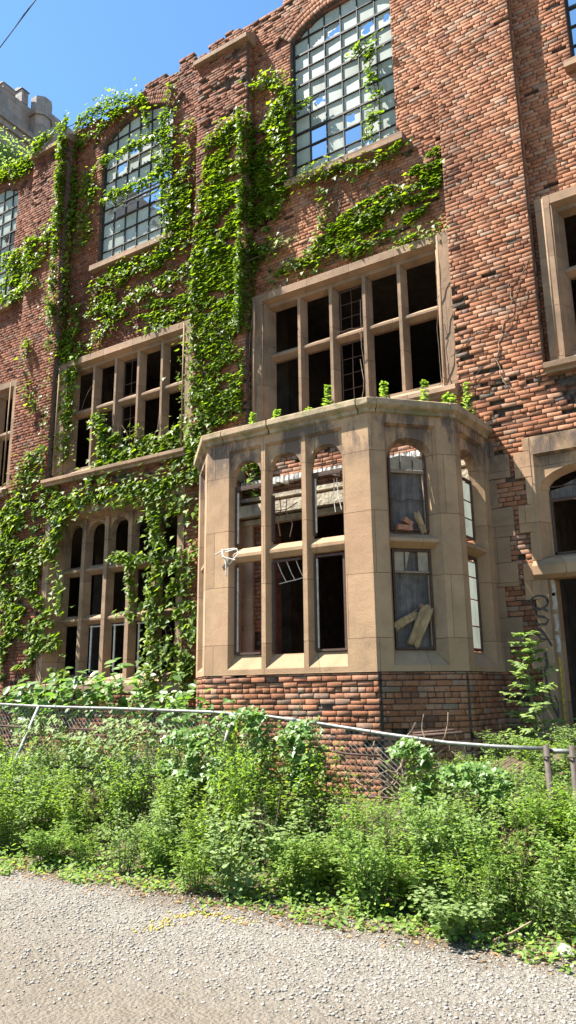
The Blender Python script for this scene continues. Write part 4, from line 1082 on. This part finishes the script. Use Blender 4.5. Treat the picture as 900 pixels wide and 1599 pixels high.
# ------------------------------------------------------------------ chain link fence
YF = 6.55
RAIL = [(-60, 1096), (60, 1103), (200, 1107), (330, 1112), (420, 1119), (500, 1130), (600, 1146), (700, 1160), (780, 1166), (848, 1169)]
railp = [at(x, y, YF) for x, y in RAIL]
fence = empty('chain_link_fence', (railp[4].x, YF, 0), 'sagging galvanised chain-link fence leaning in front of the bay, half buried in weeds', 'fence')
def rail_at(x):
    if x <= railp[0].x: return railp[0].z
    for a, b_ in zip(railp[:-1], railp[1:]):
        if a.x <= x <= b_.x: return a.z+(b_.z-a.z)*(x-a.x)/(b_.x-a.x)
    return railp[-1].z
x0f, x1f = railp[0].x-4.5, railp[-1].x
mb = MB(); mb.tube([(x0f, YF, railp[0].z)]+[tuple(p) for p in railp], .017, 8)
for x in (-5.95, -4.1): mb.tube([(x-.06, YF, rail_at(x-.06)), (x+.06, YF, rail_at(x+.06))], .022, 8)
mb.build('top_rail', M['galv'], fence, True)
for f, sag in ((.79, .012), (.42, .03)):
    mb = MB(); P = []
    for x in np.arange(x0f, -2.9 if f > .5 else -2.3, .35):
        g0 = ground_h(x, YF); P.append((x, YF+.03, g0+(rail_at(x)-g0)*f+random.uniform(-sag, sag)))
    mb.tube(P, .012, 6); mb.build('mid_rail', M['rust'], fence, True)
mb = MB(); step = .066; X = x0f
Hn = 1.3
def fpt(u, v):
    x = u+.025*ns(u, v, 1, 2); g0 = ground_h(u, YF)
    return (x, YF+.025+.05*ns(u, v*1.5, 4, 1.3)*(1-v)+.02*(1-v), g0+(rail_at(u)-.02-g0)*v)
u = x0f
while u < x1f:
    for sg in (1, -1):
        P = []
        for k in range(13):
            v = k/12; uu = u+sg*v*Hn*.9
            if x0f <= uu <= x1f: P.append(fpt(uu, v))
        if len(P) > 1: mb.tube(P, .0027, 3, 0, False)
    u += step
mb.build('chain_link_mesh', M['wire'], fence)
for x in np.arange(-8.8, -2.2, .62):
    tb = MB(); zc = rail_at(x); tb.tube([(x+random.uniform(-.004, .004), YF+.022*math.cos(t), zc+.022*math.sin(t)) for t in np.linspace(0, 6.2, 9)]+[(x+.02, YF+.02, zc-.07)], .0035, 4); tb.build('wire_tie', M['wire'], fence)
def two(px0, py0, px1, py1, Y0, Y1): return at(px0, py0, Y0), at(px1, py1, Y1)
a, b_ = two(62, 1102, -12, 1270, YF-.05, YF-.35); mb = MB(); mb.tube([a, b_, b_+(b_-a)*.35], .024, 8); mb.build('leaning_post', M['galv'], fence, True)
a, b_ = two(352, 1160, 326, 1260, YF-.02, YF-.15); mb = MB(); mb.tube([a+(a-b_)*.3, a, b_, b_+(b_-a)*.4], .024, 8); mb.build('leaning_post', M['galv'], fence, True)
def open_post(label, px, py, Y, zb):
    p = at(px, py, Y); mb = MB(); n_ = 14; R_, r_ = .026, .020; vs = []
    for z, r in ((zb, R_), (p.z, R_), (p.z, r_), (p.z-.15, r_)):
        for k in range(n_): vs.append((p.x+r*math.cos(2*math.pi*k/n_), Y+r*math.sin(2*math.pi*k/n_), z))
    mb.add(vs, [(i*n_+k, i*n_+(k+1) % n_, (i+1)*n_+(k+1) % n_, (i+1)*n_+k) for i in range(3) for k in range(n_)])
    for dz in (.09, .45): mb.tube([(p.x+.041*math.cos(t), Y+.041*math.sin(t), p.z-dz) for t in np.linspace(0, 6.3, 13)], .007, 4)
    o = mb.build('gate_post', M['rustgalv'], None, True); tag(o, label, 'post', 'open-topped posts at the right end of the fence'); return o
open_post('rusty open-topped steel post that the fence rail runs into', 853, 1163, YF-.02, .1)
open_post('open-topped steel post at the far right end beyond the rail', 893, 1164, YF-.05, .1)
mb = MB(); a, b_ = at(896, 1174, YF+.02), at(856, 1172, YF+.02); mb.tube([a, b_], .02, 8); o = mb.build('short_pipe', M['galv'], None, True); tag(o, 'short horizontal pipe joining the two open-topped posts', 'pipe')
mb = MB(); a, b_ = at(640, 1150, 7.5), at(722, 1144, 7.5); mb.tube([a, b_], .018, 7); mb.tube([a+Vector((.02, .05, .03)), b_+Vector((-.1, .05, .02))], .014, 6)
o = mb.build('loose_pipe', M['rust'], None, True); tag(o, 'pair of rusty pipes lying across weeds in front of the bay brickwork', 'pipe')

# ------------------------------------------------------------------ weeds
def weed_proto(H, R_, nst, per, leaf, kind, mat, droop=.3, dry=0):
    P, N_, T_, S = [], [], [], []; st = MB()
    for i in range(nst):
        an = random.uniform(0, 6.28); r0 = R_*.4*random.random(); h = H*random.uniform(.55, 1.0); lean = R_*random.uniform(.15, .9)
        b0 = Vector((math.cos(an)*r0, math.sin(an)*r0, 0)); tip = b0+Vector((math.cos(an)*lean, math.sin(an)*lean, h)); mid = b0.lerp(tip, .5)+Vector((0, 0, h*.08))-Vector((math.cos(an), math.sin(an), 0))*lean*.2
        st.tube([b0, mid, tip], [.005, .004, .0015], 3, 0, False)
        for k in range(per):
            t = random.random()**.65; c = b0.lerp(mid, t*2) if t < .5 else mid.lerp(tip, (t-.5)*2)
            a2 = random.uniform(0, 6.28); out = Vector((math.cos(a2), math.sin(a2), random.uniform(-droop, .55))); off = random.uniform(.005, .075)*(1.15-t*.6)
            P.append(c+out*off); T_.append(out+Vector((0, 0, -droop*.4))); N_.append((random.gauss(0, .4), random.gauss(0, .4)-.2, 1)); S.append(leaf*random.uniform(.5, 1.3)*(1.15-.5*t))
    V, F = leaves(P, N_, T_, S, kind); fo = np_mesh('foliage', V, F, mat).data; sm = st.build('stem', M['greenstem'] if not dry else M['twig']).data
    for o in list(COL.objects):
        if o.data in (fo, sm): bpy.data.objects.remove(o)
    return fo, sm
PROTO = [weed_proto(1.0, .32, 17, 60, .060, 'lobed', M['weed1']), weed_proto(1.0, .34, 15, 58, .068, 'lance', M['weed3']), weed_proto(1.0, .34, 17, 62, .056, 'lobed', M['weed2']),
         weed_proto(1.0, .40, 13, 48, .08, 'ivy', M['weed1']), weed_proto(1.0, .30, 18, 62, .054, 'lobed', M['weed3']), weed_proto(1.0, .38, 14, 52, .07, 'oval', M['weed2'])]
def keep_data(P, N_, T_, S, kind, mat, st, smat):
    V, F = leaves(P, N_, T_, S, kind); fo = np_mesh('foliage', V, F, mat).data; sm = st.build('stem', smat).data
    for o in list(COL.objects):
        if o.data in (fo, sm): bpy.data.objects.remove(o)
    return fo, sm
def stalk_proto():
    P, N_, T_, S = [], [], [], []; st = MB()
    for i in range(7):
        an = random.uniform(0, 6.28); l = random.uniform(.1, .4); h = random.uniform(.6, 1); tip = Vector((math.cos(an)*l, math.sin(an)*l, h)); st.tube([(0, 0, 0), tip*.5+Vector((0, 0, .05)), tip], [.006, .005, .003], 4)
        for k in range(14):
            t = random.uniform(.45, 1); a2 = random.uniform(0, 6.28); c = tip*t; e = c+Vector((math.cos(a2), math.sin(a2), .6))*.08*random.random(); st.tube([c, e], .002, 3, 0, False)
            P.append(e); N_.append((random.gauss(0, 1), random.gauss(0, 1), .5)); T_.append((math.cos(a2), math.sin(a2), -.4)); S.append(random.uniform(.015, .04))
    return keep_data(P, N_, T_, S, 'oval', M['dryleaf'], st, M['twig'])
PROTO += [None, stalk_proto()]
ADJ = ['lobed green', 'narrow-leaved yellow-green', 'feathery grey-green', 'broad-leaved green', 'fine bright green', 'oval-leaved pale green', 'long-bladed grassy', 'dry brown-stalked']
def weed(x, y, h, w, k, zone):
    fo, sm = PROTO[k]; r = empty('weed', (x, y, ground_h(x, y)-.02), f'{ADJ[k]} weed among the tall weeds {zone}', 'weed', f'{ADJ[k]} weeds {zone}')
    r.rotation_euler = (0, 0, random.uniform(0, 6.28)); r.scale = (w, w, h)
    for nm, me in (('foliage', fo), ('stem', sm)):
        o = bpy.data.objects.new(nm, me); COL.objects.link(o); o.parent = r
def zone(px): return 'left of the leaning fence brace' if px < 330 else 'in front of the bay window' if px < 620 else 'below the open-topped posts'
# front row hides the foot of the fence; heights read from the photograph: (pixel, weed tops)
TOPS = [(-80, 1170), (0, 1165), (60, 1190), (110, 1200), (170, 1195), (230, 1215), (300, 1225), (345, 1160), (400, 1150), (440, 1235), (480, 1275), (520, 1262), (560, 1225), (595, 1250), (620, 1310), (660, 1240), (720, 1215), (790, 1225), (850, 1250), (900, 1255), (980, 1240)]
def top_at(px):
    for (a, b_), (c, d) in zip(TOPS[:-1], TOPS[1:]):
        if a <= px <= c: return b_+(d-b_)*(px-a)/(c-a)
    return 1230
px = -120
while px < 1000:
    for Y, f in ((5.35, .62), (5.75, .85), (6.2, 1.0)):
        q = px+random.uniform(-26, 26); Yj = Y+random.uniform(-.16, .16); zt = at(q, top_at(min(max(q, -79), 979)), Yj).z
        x = at(q, 1300, Yj).x; h = (zt-ground_h(x, Yj))*f*random.choice((.72, .95, 1.1, 1.25, 1.4))*random.uniform(.93, 1.07)
        if Y < 5.5: h = min(h, .72)
        if 395 < q < 440 and Y < 6: continue
        if (Y < 6 and random.random() < .22) or 602 < q < 634: continue
        k = random.choice((0, 1, 2, 4, 4, 0) if q < 330 else (0, 1, 0, 4, 2, 5) if q < 620 else (4, 4, 0, 2, 4, 1))
        weed(x, Yj, h, random.uniform(.6, 1.1), k, zone(q))
    px += 37
# taller ones growing through and behind the mesh
for q, top, Y, k in ((20, 1135, 6.8, 3), (70, 1140, 6.9, 5), (120, 1130, 6.9, 3), (165, 1150, 6.8, 1), (215, 1140, 7.0, 5), (262, 1130, 7.0, 3), (310, 1140, 6.9, 5), (350, 1105, 6.3, 5), (375, 1095, 6.45, 3), (400, 1110, 6.35, 5), (430, 1130, 6.3, 0), (470, 1110, 6.7, 5), (505, 1140, 6.4, 0), (560, 1215, 6.2, 1), (650, 1150, 6.5, 0), (690, 1195, 6.7, 4), (740, 1190, 6.8, 4), (800, 1185, 6.9, 2), (870, 1190, 7.0, 4)):
    zt = at(q, top, Y).z; x = at(q, 1250, Y).x; weed(x, Y, max(zt-ground_h(x, Y), .3), random.uniform(.6, .85), k, zone(q))

for i in range(34):
    q = random.uniform(560, 905); Y = random.uniform(7.0, 8.6); x = at(q, 1190, Y).x
    weed(x, Y, random.uniform(.2, .4), random.uniform(.35, .6), random.choice((1, 4, 5, 3)), 'low on the bank behind the fence rail')
for q in list(range(-60, 345, 30)):
    Y = 6.75+random.uniform(-.12, .15); zt = at(q, 1140+random.uniform(-12, 30), Y).z; x = at(q, 1250, Y).x; weed(x, Y, zt-ground_h(x, Y), random.uniform(.6, .9), random.choice((0, 3, 5, 2)), zone(q))
for i in range(11):
    q = random.uniform(-20, 900); Y = random.choice((5.9, 6.1)); x = at(q, 1300, Y).x; zt = at(q, top_at(q), Y).z-ground_h(x, Y)
    weed(x, Y, max(.4, zt*random.uniform(.8, 1.0)), random.uniform(.4, .6), 7, zone(q))
def fence_vine(label, poly, cnt, mat, Y, size):
    root = empty('fence_vine', (0, 0, 0), label, 'vine', 'vines climbing through the chain link'); W = [at(x, y, Y) for x, y in poly]; pp = [(w.x, w.z) for w in W]; P = []; st = MB()
    while len(P) < cnt:
        for x, z in poly_pts(pp, 60):
            if ns(x*2.5, z*3, 3, 1.6) < -.1: continue
            P.append((x, Y+random.gauss(0, .07), z))
    for k in range(7):
        x, z = random.choice(pp); q = [(x, Y, ground_h(x, Y))]
        for t in (.35, .7, 1): q.append((x+random.gauss(0, .12), Y+random.gauss(0, .03), ground_h(x, Y)+(z-ground_h(x, Y))*t))
        st.tube(q, .005, 4)
    P = P[:cnt]; n_ = len(P); V, F = leaves(P, np.c_[RNG.normal(0, .4, n_), RNG.normal(-.55, .3, n_), np.ones(n_)], np.c_[RNG.normal(0, .6, n_), -RNG.random(n_), -RNG.uniform(.2, 1, n_)], size*RNG.uniform(.55, 1.3, n_), 'ivy')
    np_mesh('foliage', V, F, mat, root); st.build('stem', M['greenstem'], root)
for lb, poly, cnt, sz_, Y in (('pale-leaved vine climbing the mesh beside the leaning post at the far left', [(-20, 1150), (40, 1120), (90, 1115), (130, 1170), (120, 1250), (-20, 1260)], 620, .06, 6.48),
        ('pale-leaved vine hanging in the mesh between the leaning post and the rusty rail gap', [(100, 1150), (160, 1118), (240, 1125), (250, 1180), (200, 1240), (110, 1240)], 560, .06, 6.48),
        ('broad-leaved vine on the mesh just left of the bay brickwork', [(230, 1190), (270, 1140), (330, 1130), (345, 1200), (300, 1240)], 420, .07, 6.46),
        ('leafy vine climbing over the rail at the left corner of the bay brickwork', [(338, 1230), (342, 1130), (362, 1092), (384, 1110), (410, 1090), (420, 1150), (450, 1240), (400, 1280)], 900, .066, 6.4),
        ('small leafy vine tipping over the rail under the middle front light', [(430, 1200), (440, 1125), (465, 1098), (480, 1112), (500, 1160), (505, 1220), (450, 1240)], 460, .06, 6.42),
        ('vine draped over the mesh under the front corner of the bay', [(612, 1165), (640, 1150), (672, 1170), (668, 1200), (625, 1195)], 240, .05, 6.48),
        ('dark leafy vine mound on the mesh under the diagonal side of the bay', [(650, 1230), (690, 1195), (760, 1190), (800, 1210), (790, 1260), (680, 1270)], 480, .055, 6.45)):
    fence_vine(lb, poly, cnt, M['weed2'] if 'pale' in lb else M['broad'], Y, sz_)
for q in (835, 862, 890, 915, 820, 880): x = at(q, 1250, 6.25).x; weed(x, 6.25, random.uniform(.62, .8), .8, random.choice((1, 4)), 'below the open-topped posts')
# creeping ground cover: one sheet of small leaves nobody could count
P, N_, T_, S = [], [], [], []
def edge_y(x): return 4.98+.16*ns(x, 0, 5, 1.6)+.08*ns(x, 2, 5, 5)-.12*sstep(-2.0, -1.0, x)
while len(P) < 26000:
    if random.random() < .62: y = random.uniform(4.75, 6.4); x = random.uniform(-9.5, .6)
    else: y = random.uniform(6.4, 9.7); x = random.uniform(-11, .4)
    d = y-edge_y(x); v = .5+.5*ns(x, y, 1, 2.6)
    if d < 0 and not (d > -.25 and v > .72): continue
    if v < .28: continue
    hh = random.random()**2*min(.05+.22*max(d, 0), .22)*(.5+v)
    P.append((x, y, ground_h(x, y)+.008+hh)); N_.append((random.gauss(0, .45), random.gauss(0, .45)-.15, 1)); a2 = random.uniform(0, 6.28); T_.append((math.cos(a2), math.sin(a2), .1)); S.append(random.uniform(.018, .055))
V, F = leaves(P, N_, T_, S, 'oval'); o = np_mesh('ground_cover', V, F, M['weed3']); o['kind'] = 'stuff'
P, N_, T_, S = [], [], [], []
for i in range(2600):
    x, y = random.uniform(-8, .4), random.gauss(5.15, .2); P.append((x, y, ground_h(x, y)+.008)); N_.append((random.gauss(0, .3), random.gauss(0, .3), 1)); a2 = random.uniform(0, 6.28); T_.append((math.cos(a2), math.sin(a2), 0)); S.append(random.uniform(.015, .045))
V, F = leaves(P, N_, T_, S, 'oval'); o = np_mesh('leaf_litter', V, F, M['dryleaf']); o['kind'] = 'stuff'

# ------------------------------------------------------------------ small things lying about
def rock(name, label, loc, s_, mat, cat, sq=(1, 1, .7)):
    bm_ = bmesh.new(); bmesh.ops.create_icosphere(bm_, subdivisions=4, radius=1); o3 = Vector((random.random()*9, random.random()*9, 0))
    for v in bm_.verts:
        k = 1+.35*noise.noise(v.co*1.1+o3)+.13*noise.noise(v.co*2.7+o3)+.05*noise.noise(v.co*7+o3)
        v.co = Vector((v.co.x*sq[0]*k, v.co.y*sq[1]*k, v.co.z*sq[2]*k))*s_
    me = bpy.data.meshes.new(name); bm_.to_mesh(me); bm_.free(); me.materials.append(mat)
    o = link(name, me); o.location = loc; o.rotation_euler = (0, 0, random.uniform(0, 6)); tag(o, label, cat)
for lb, px, py, s_ in (('pale stone lying in the weeds below the open-topped posts', 745, 1470, .045), ('brown rock at the gravel edge on the far right', 884, 1496, .05), ('small grey stone in the weeds under the bay', 385, 1388, .05), ('tan rock behind the weeds beside the leaning pipes', 655, 1275, .09)):
    p = gp(px, py)
    if 'tan rock' in lb: p = at(px, py, 6.9)
    rock('rock', lb, (p.x, p.y, max(ground_h(p.x, p.y)+s_*.4, 0)), s_, M['rock'], 'rock')
def stick(label, pts, r):
    mb = MB(); mb.tube(pts, [r*(1-.5*i/len(pts)) for i in range(len(pts))], 5); tag(mb.build('stick', M['twig']), label, 'stick')
for lb, pp, r in (('dry stick lying slanted in the weeds at the right gravel edge', [(770, 1475), (800, 1462), (830, 1445)], .009), ('short broken stick standing out of the weeds below the bay', [(700, 1455), (712, 1447), (690, 1435)], .008)):
    P = []
    for i, (x, y) in enumerate(pp):
        q = gp(*pp[0]); P.append(at(x, y, q.y+.02*i)+Vector((0, 0, .02)))
    stick(lb, P, r)
mb = MB()       # tangle of dead branches behind the mesh
for i in range(46):
    c = at(random.uniform(570, 720), random.uniform(1160, 1270), 6.75+random.uniform(-.1, .3)); P = [c]; d = Vector((random.gauss(0, .5), random.gauss(0, .2), random.gauss(.2, .5)))
    for k in range(4): P.append(P[-1]+d.normalized()*.075); d += Vector((random.gauss(0, .35), random.gauss(0, .2), random.gauss(-.1, .35)))
    mb.tube(P, random.uniform(.003, .008), 4, 0, False)
tag(mb.build('brush_pile', M['twig']), 'tangle of dead brown branches behind the chain link under the right of the bay', 'brush pile')

# things caught in the bay's lights
def bar_frame(name, label, mat, T, pts, r, cat):
    mb = MB()
    for pth in pts: mb.tube([T(*p) for p in pth], r, 5)
    tag(mb.build(name, mat), label, cat)
bar_frame('bent_metal_strip', 'bent white metal strip hanging from the transom of the left front light', M['whitepaint'], TF,
    [[(.32, -.02, 3.42), (.36, -.10, 3.5), (.42, -.16, 3.38), (.50, -.12, 3.28), (.60, -.06, 3.42), (.56, -.03, 3.5), (.38, -.05, 3.47)], [(.36, -.1, 3.46), (.44, -.12, 3.3), (.45, -.12, 3.12)], [(.42, -.16, 3.38), (.58, -.1, 3.33)], [(.2, -.06, 3.44), (.34, -.05, 3.5), (.48, .02, 3.52)]], .010, 'metal strip')
def slab_obj(name, label, mat, T, c, dims, rot, cat, jit=.006):
    bm_ = bmesh.new(); bmesh.ops.create_cube(bm_, size=1)
    bmesh.ops.subdivide_edges(bm_, edges=bm_.edges[:], cuts=5, use_grid_fill=True); sp = cat == 'plank'; o3 = random.random()*50
    for v in bm_.verts:
        x, y, z = v.co; e = 0
        long_z = dims[2] >= dims[0]; t = z if long_z else x
        if sp and abs(t) > .3: e = (abs(t)-.3)/.2*(.09*noise.noise(Vector(((x if long_z else z)*7+o3, y*5, math.copysign(3, t))))+.03*random.random())*(1 if t > 0 else -1)
        w = .12*noise.noise(Vector((x*3+o3, y*3, z*3)))
        v.co = Vector((x*dims[0]*(1+w)+random.gauss(0, jit*.4)+(0 if long_z else e), y*dims[1]*(1+w)+random.gauss(0, jit*.2), z*dims[2]*(1+w*.5)+random.gauss(0, jit*.4)+(e if long_z else 0)))
    me = bpy.data.meshes.new(name); bm_.to_mesh(me); bm_.free(); me.materials.append(mat)
    o = link(name, me); o.location = T(*c); U = T(1, 0, 0)-T(0, 0, 0); o.rotation_euler = (rot[0], rot[1], rot[2]+math.atan2(U.y, U.x)); tag(o, label, cat)
slab_obj('broken_plank', 'splintered wooden plank leaning in the lower diagonal light of the bay', M['wood'], TD, (.62, .13, 2.36), (.15, .03, .42), (.1, .42, 0), 'plank', .01)
slab_obj('broken_plank', 'short split board stuck crosswise beside the leaning plank in the bay', M['wood'], TD, (.44, .15, 2.43), (.26, .02, .09), (.1, -.5, 0), 'plank', .012)
slab_obj('loose_brick', 'pinkish brick lying flat on the transom of the diagonal light', M['loosebrick'], TD, (.46, .12, 3.585), (.2, .09, .065), (0, .03, .1), 'brick', .004)
slab_obj('loose_brick', 'orange brick fragment tilted on top of the pinkish brick in the diagonal light', M['loosebrick'], TD, (.52, .14, 3.67), (.13, .08, .06), (.2, .5, .3), 'brick', .006)
slab_obj('loose_brick', 'small brick crumb on top of the leaning plank in the bay', M['loosebrick'], TD, (.66, .14, 2.60), (.07, .05, .05), (.2, .4, .3), 'brick', .006)
slab_obj('broken_plank', 'thin brown splinter standing beside the bricks in the diagonal light', M['wood'], TD, (.70, .14, 3.66), (.08, .015, .2), (.1, -.4, 0), 'plank', .01)

# ------------------------------------------------------------------ background: stone church tower, tree, cable
XT = -30.0
ch = empty('stone_church', (XT, 34, 0), 'grey stone building with a stepped battlement parapet rising beyond the roof at left', 'church')
def tz(x, y): p = atX(x, y, XT); return p.y, p.z
y_a, z_a = tz(8, 127); y_b, z_b = tz(53, 139); y_c, z_c = tz(64, 140); y_d, z_d = tz(76, 172); y_e, z_e = tz(96, 207); ys_, zs_ = tz(30, 200)
mb = MB(); yb0 = tz(-60, 120)[0]-2
zt0 = tz(28, 143)[1]; base_top = zt0-.3
mb.box(XT-8, XT, yb0, y_c+.2, 0, zs_-.0); mb.box(XT-7.9, XT-.12, yb0, y_c+.1, zs_, base_top)
mb.box(XT-7.9, XT-.05, y_c+.1, y_d+.9, 0, tz(76, 172)[1]); mb.box(XT-7.9, XT-.1, y_d+.9, y_e+1.5, 0, tz(82, 182)[1]+.25); mb.box(XT-7.9, XT-.15, y_e+1.5, y_e+14, 0, tz(96, 207)[1])
mb.build('tower_wall', M['grey_stone'], ch)
for (pa, pb) in (((8, 127), (27, 143)), ((37, 136), (47, 145)), ((-40, 88), (-8, 112))):
    (ya, za), (yb, zb) = tz(*pa), tz(*pb); mb = MB(); zt = (za+zb)/2
    mb.box(XT-1.0, XT-.1, ya, yb, base_top, zt, 0, .02)
    mb.add([(XT-1.06, ya-.05, zt), (XT-.04, ya-.05, zt), (XT-.04, yb+.05, zt), (XT-1.06, yb+.05, zt), (XT-.55, ya-.05, zt+.22), (XT-.55, yb+.05, zt+.22)], [(0, 1, 4), (1, 2, 5, 4), (2, 3, 5), (3, 0, 4, 5)]); mb.build('merlon', M['grey_stone'], ch)
mb = MB(); yc = (y_b+y_c)/2+.3; n_ = 8; vs = []
for z, r in ((0, .55), (z_c-2.1, .55), (z_c-2.1, .66), (z_c-1.85, .66), (z_c-1.85, .58), (z_c-.9, .58), (z_c-.9, .50), (z_c-.25, .03)):
    for k in range(n_): vs.append((XT+.1+r*math.cos(2*math.pi*(k+.5)/n_), yc+r*math.sin(2*math.pi*(k+.5)/n_), z))
mb.add(vs, [(i*n_+k, i*n_+(k+1) % n_, (i+1)*n_+(k+1) % n_, (i+1)*n_+k) for i in range(6) for k in range(n_)]+[tuple(range(6*n_, 7*n_))]); mb.build('turret', M['grey_stone'], ch)
mb = MB(); mb.box(XT-.2, XT+.3, yb0, y_c-.4, zs_-.3, zs_-.0); mb.box(XT-.2, XT+.16, yb0, y_c-.4, zs_-.62, zs_-.3); mb.build('string_course', M['grey_stone'], ch)

p = at(25, 250, 19.0); tx, ty, tzz = p.x, p.y, p.z
tree = empty('tree', (tx, ty, 0), 'pale leafy tree standing between the brick roof edge and the grey stone building', 'tree')
mb = MB(); mb.tube([(0, 0, 0), (.2, .1, tzz*.45), (-.1, 0, tzz*.8), (0, 0, tzz)], [.24, .18, .10, .03], 8); P, N_, T_, S = [], [], [], []; lobes = []
for i in range(26):
    z0 = tzz-random.uniform(.2, 3.6); an = random.uniform(0, 6.28); r = random.uniform(.6, 1.9)*(.45+.2*(tzz-z0)); tip = Vector((math.cos(an)*r, math.sin(an)*r, z0+random.uniform(.3, .9)))
    mb.tube([(0, 0, z0), Vector((0, 0, z0)).lerp(tip, .5)+Vector((0, 0, .15)), tip], [.05, .03, .01], 5); lobes.append(tip)
for L in lobes:
    for k in range(170):
        q = L+Vector((random.gauss(0, .38), random.gauss(0, .38), random.gauss(0, .34))); P.append(q); N_.append((random.gauss(0, .6), random.gauss(0, .6)-.3, 1)); a2 = random.uniform(0, 6.28); T_.append((math.cos(a2), math.sin(a2), -.3)); S.append(random.uniform(.09, .2))
o = mb.build('trunk', M['bark']); o.parent = tree; V, F = leaves(P, N_, T_, S, 'oval'); o = np_mesh('crown', V, F, M['weed2']); o.parent = tree

a, b_ = at(56, 0, 8.2), at(0, 74, 9.0); d = b_-a; mb = MB(); P = []
for t in np.linspace(-3, 5, 33): q = a+d*t; q.z += .06*t*(t-1)*.4; P.append(q)
mb.tube(P, .011, 6); mb.tube([p+Vector((.016*math.cos(i*1.3), .016*math.sin(i*1.3), .012)) for i, p in enumerate(P)], .006, 5)
tag(mb.build('overhead_cable', M['cable']), 'dark twisted overhead cable crossing the sky at the top left corner', 'cable')
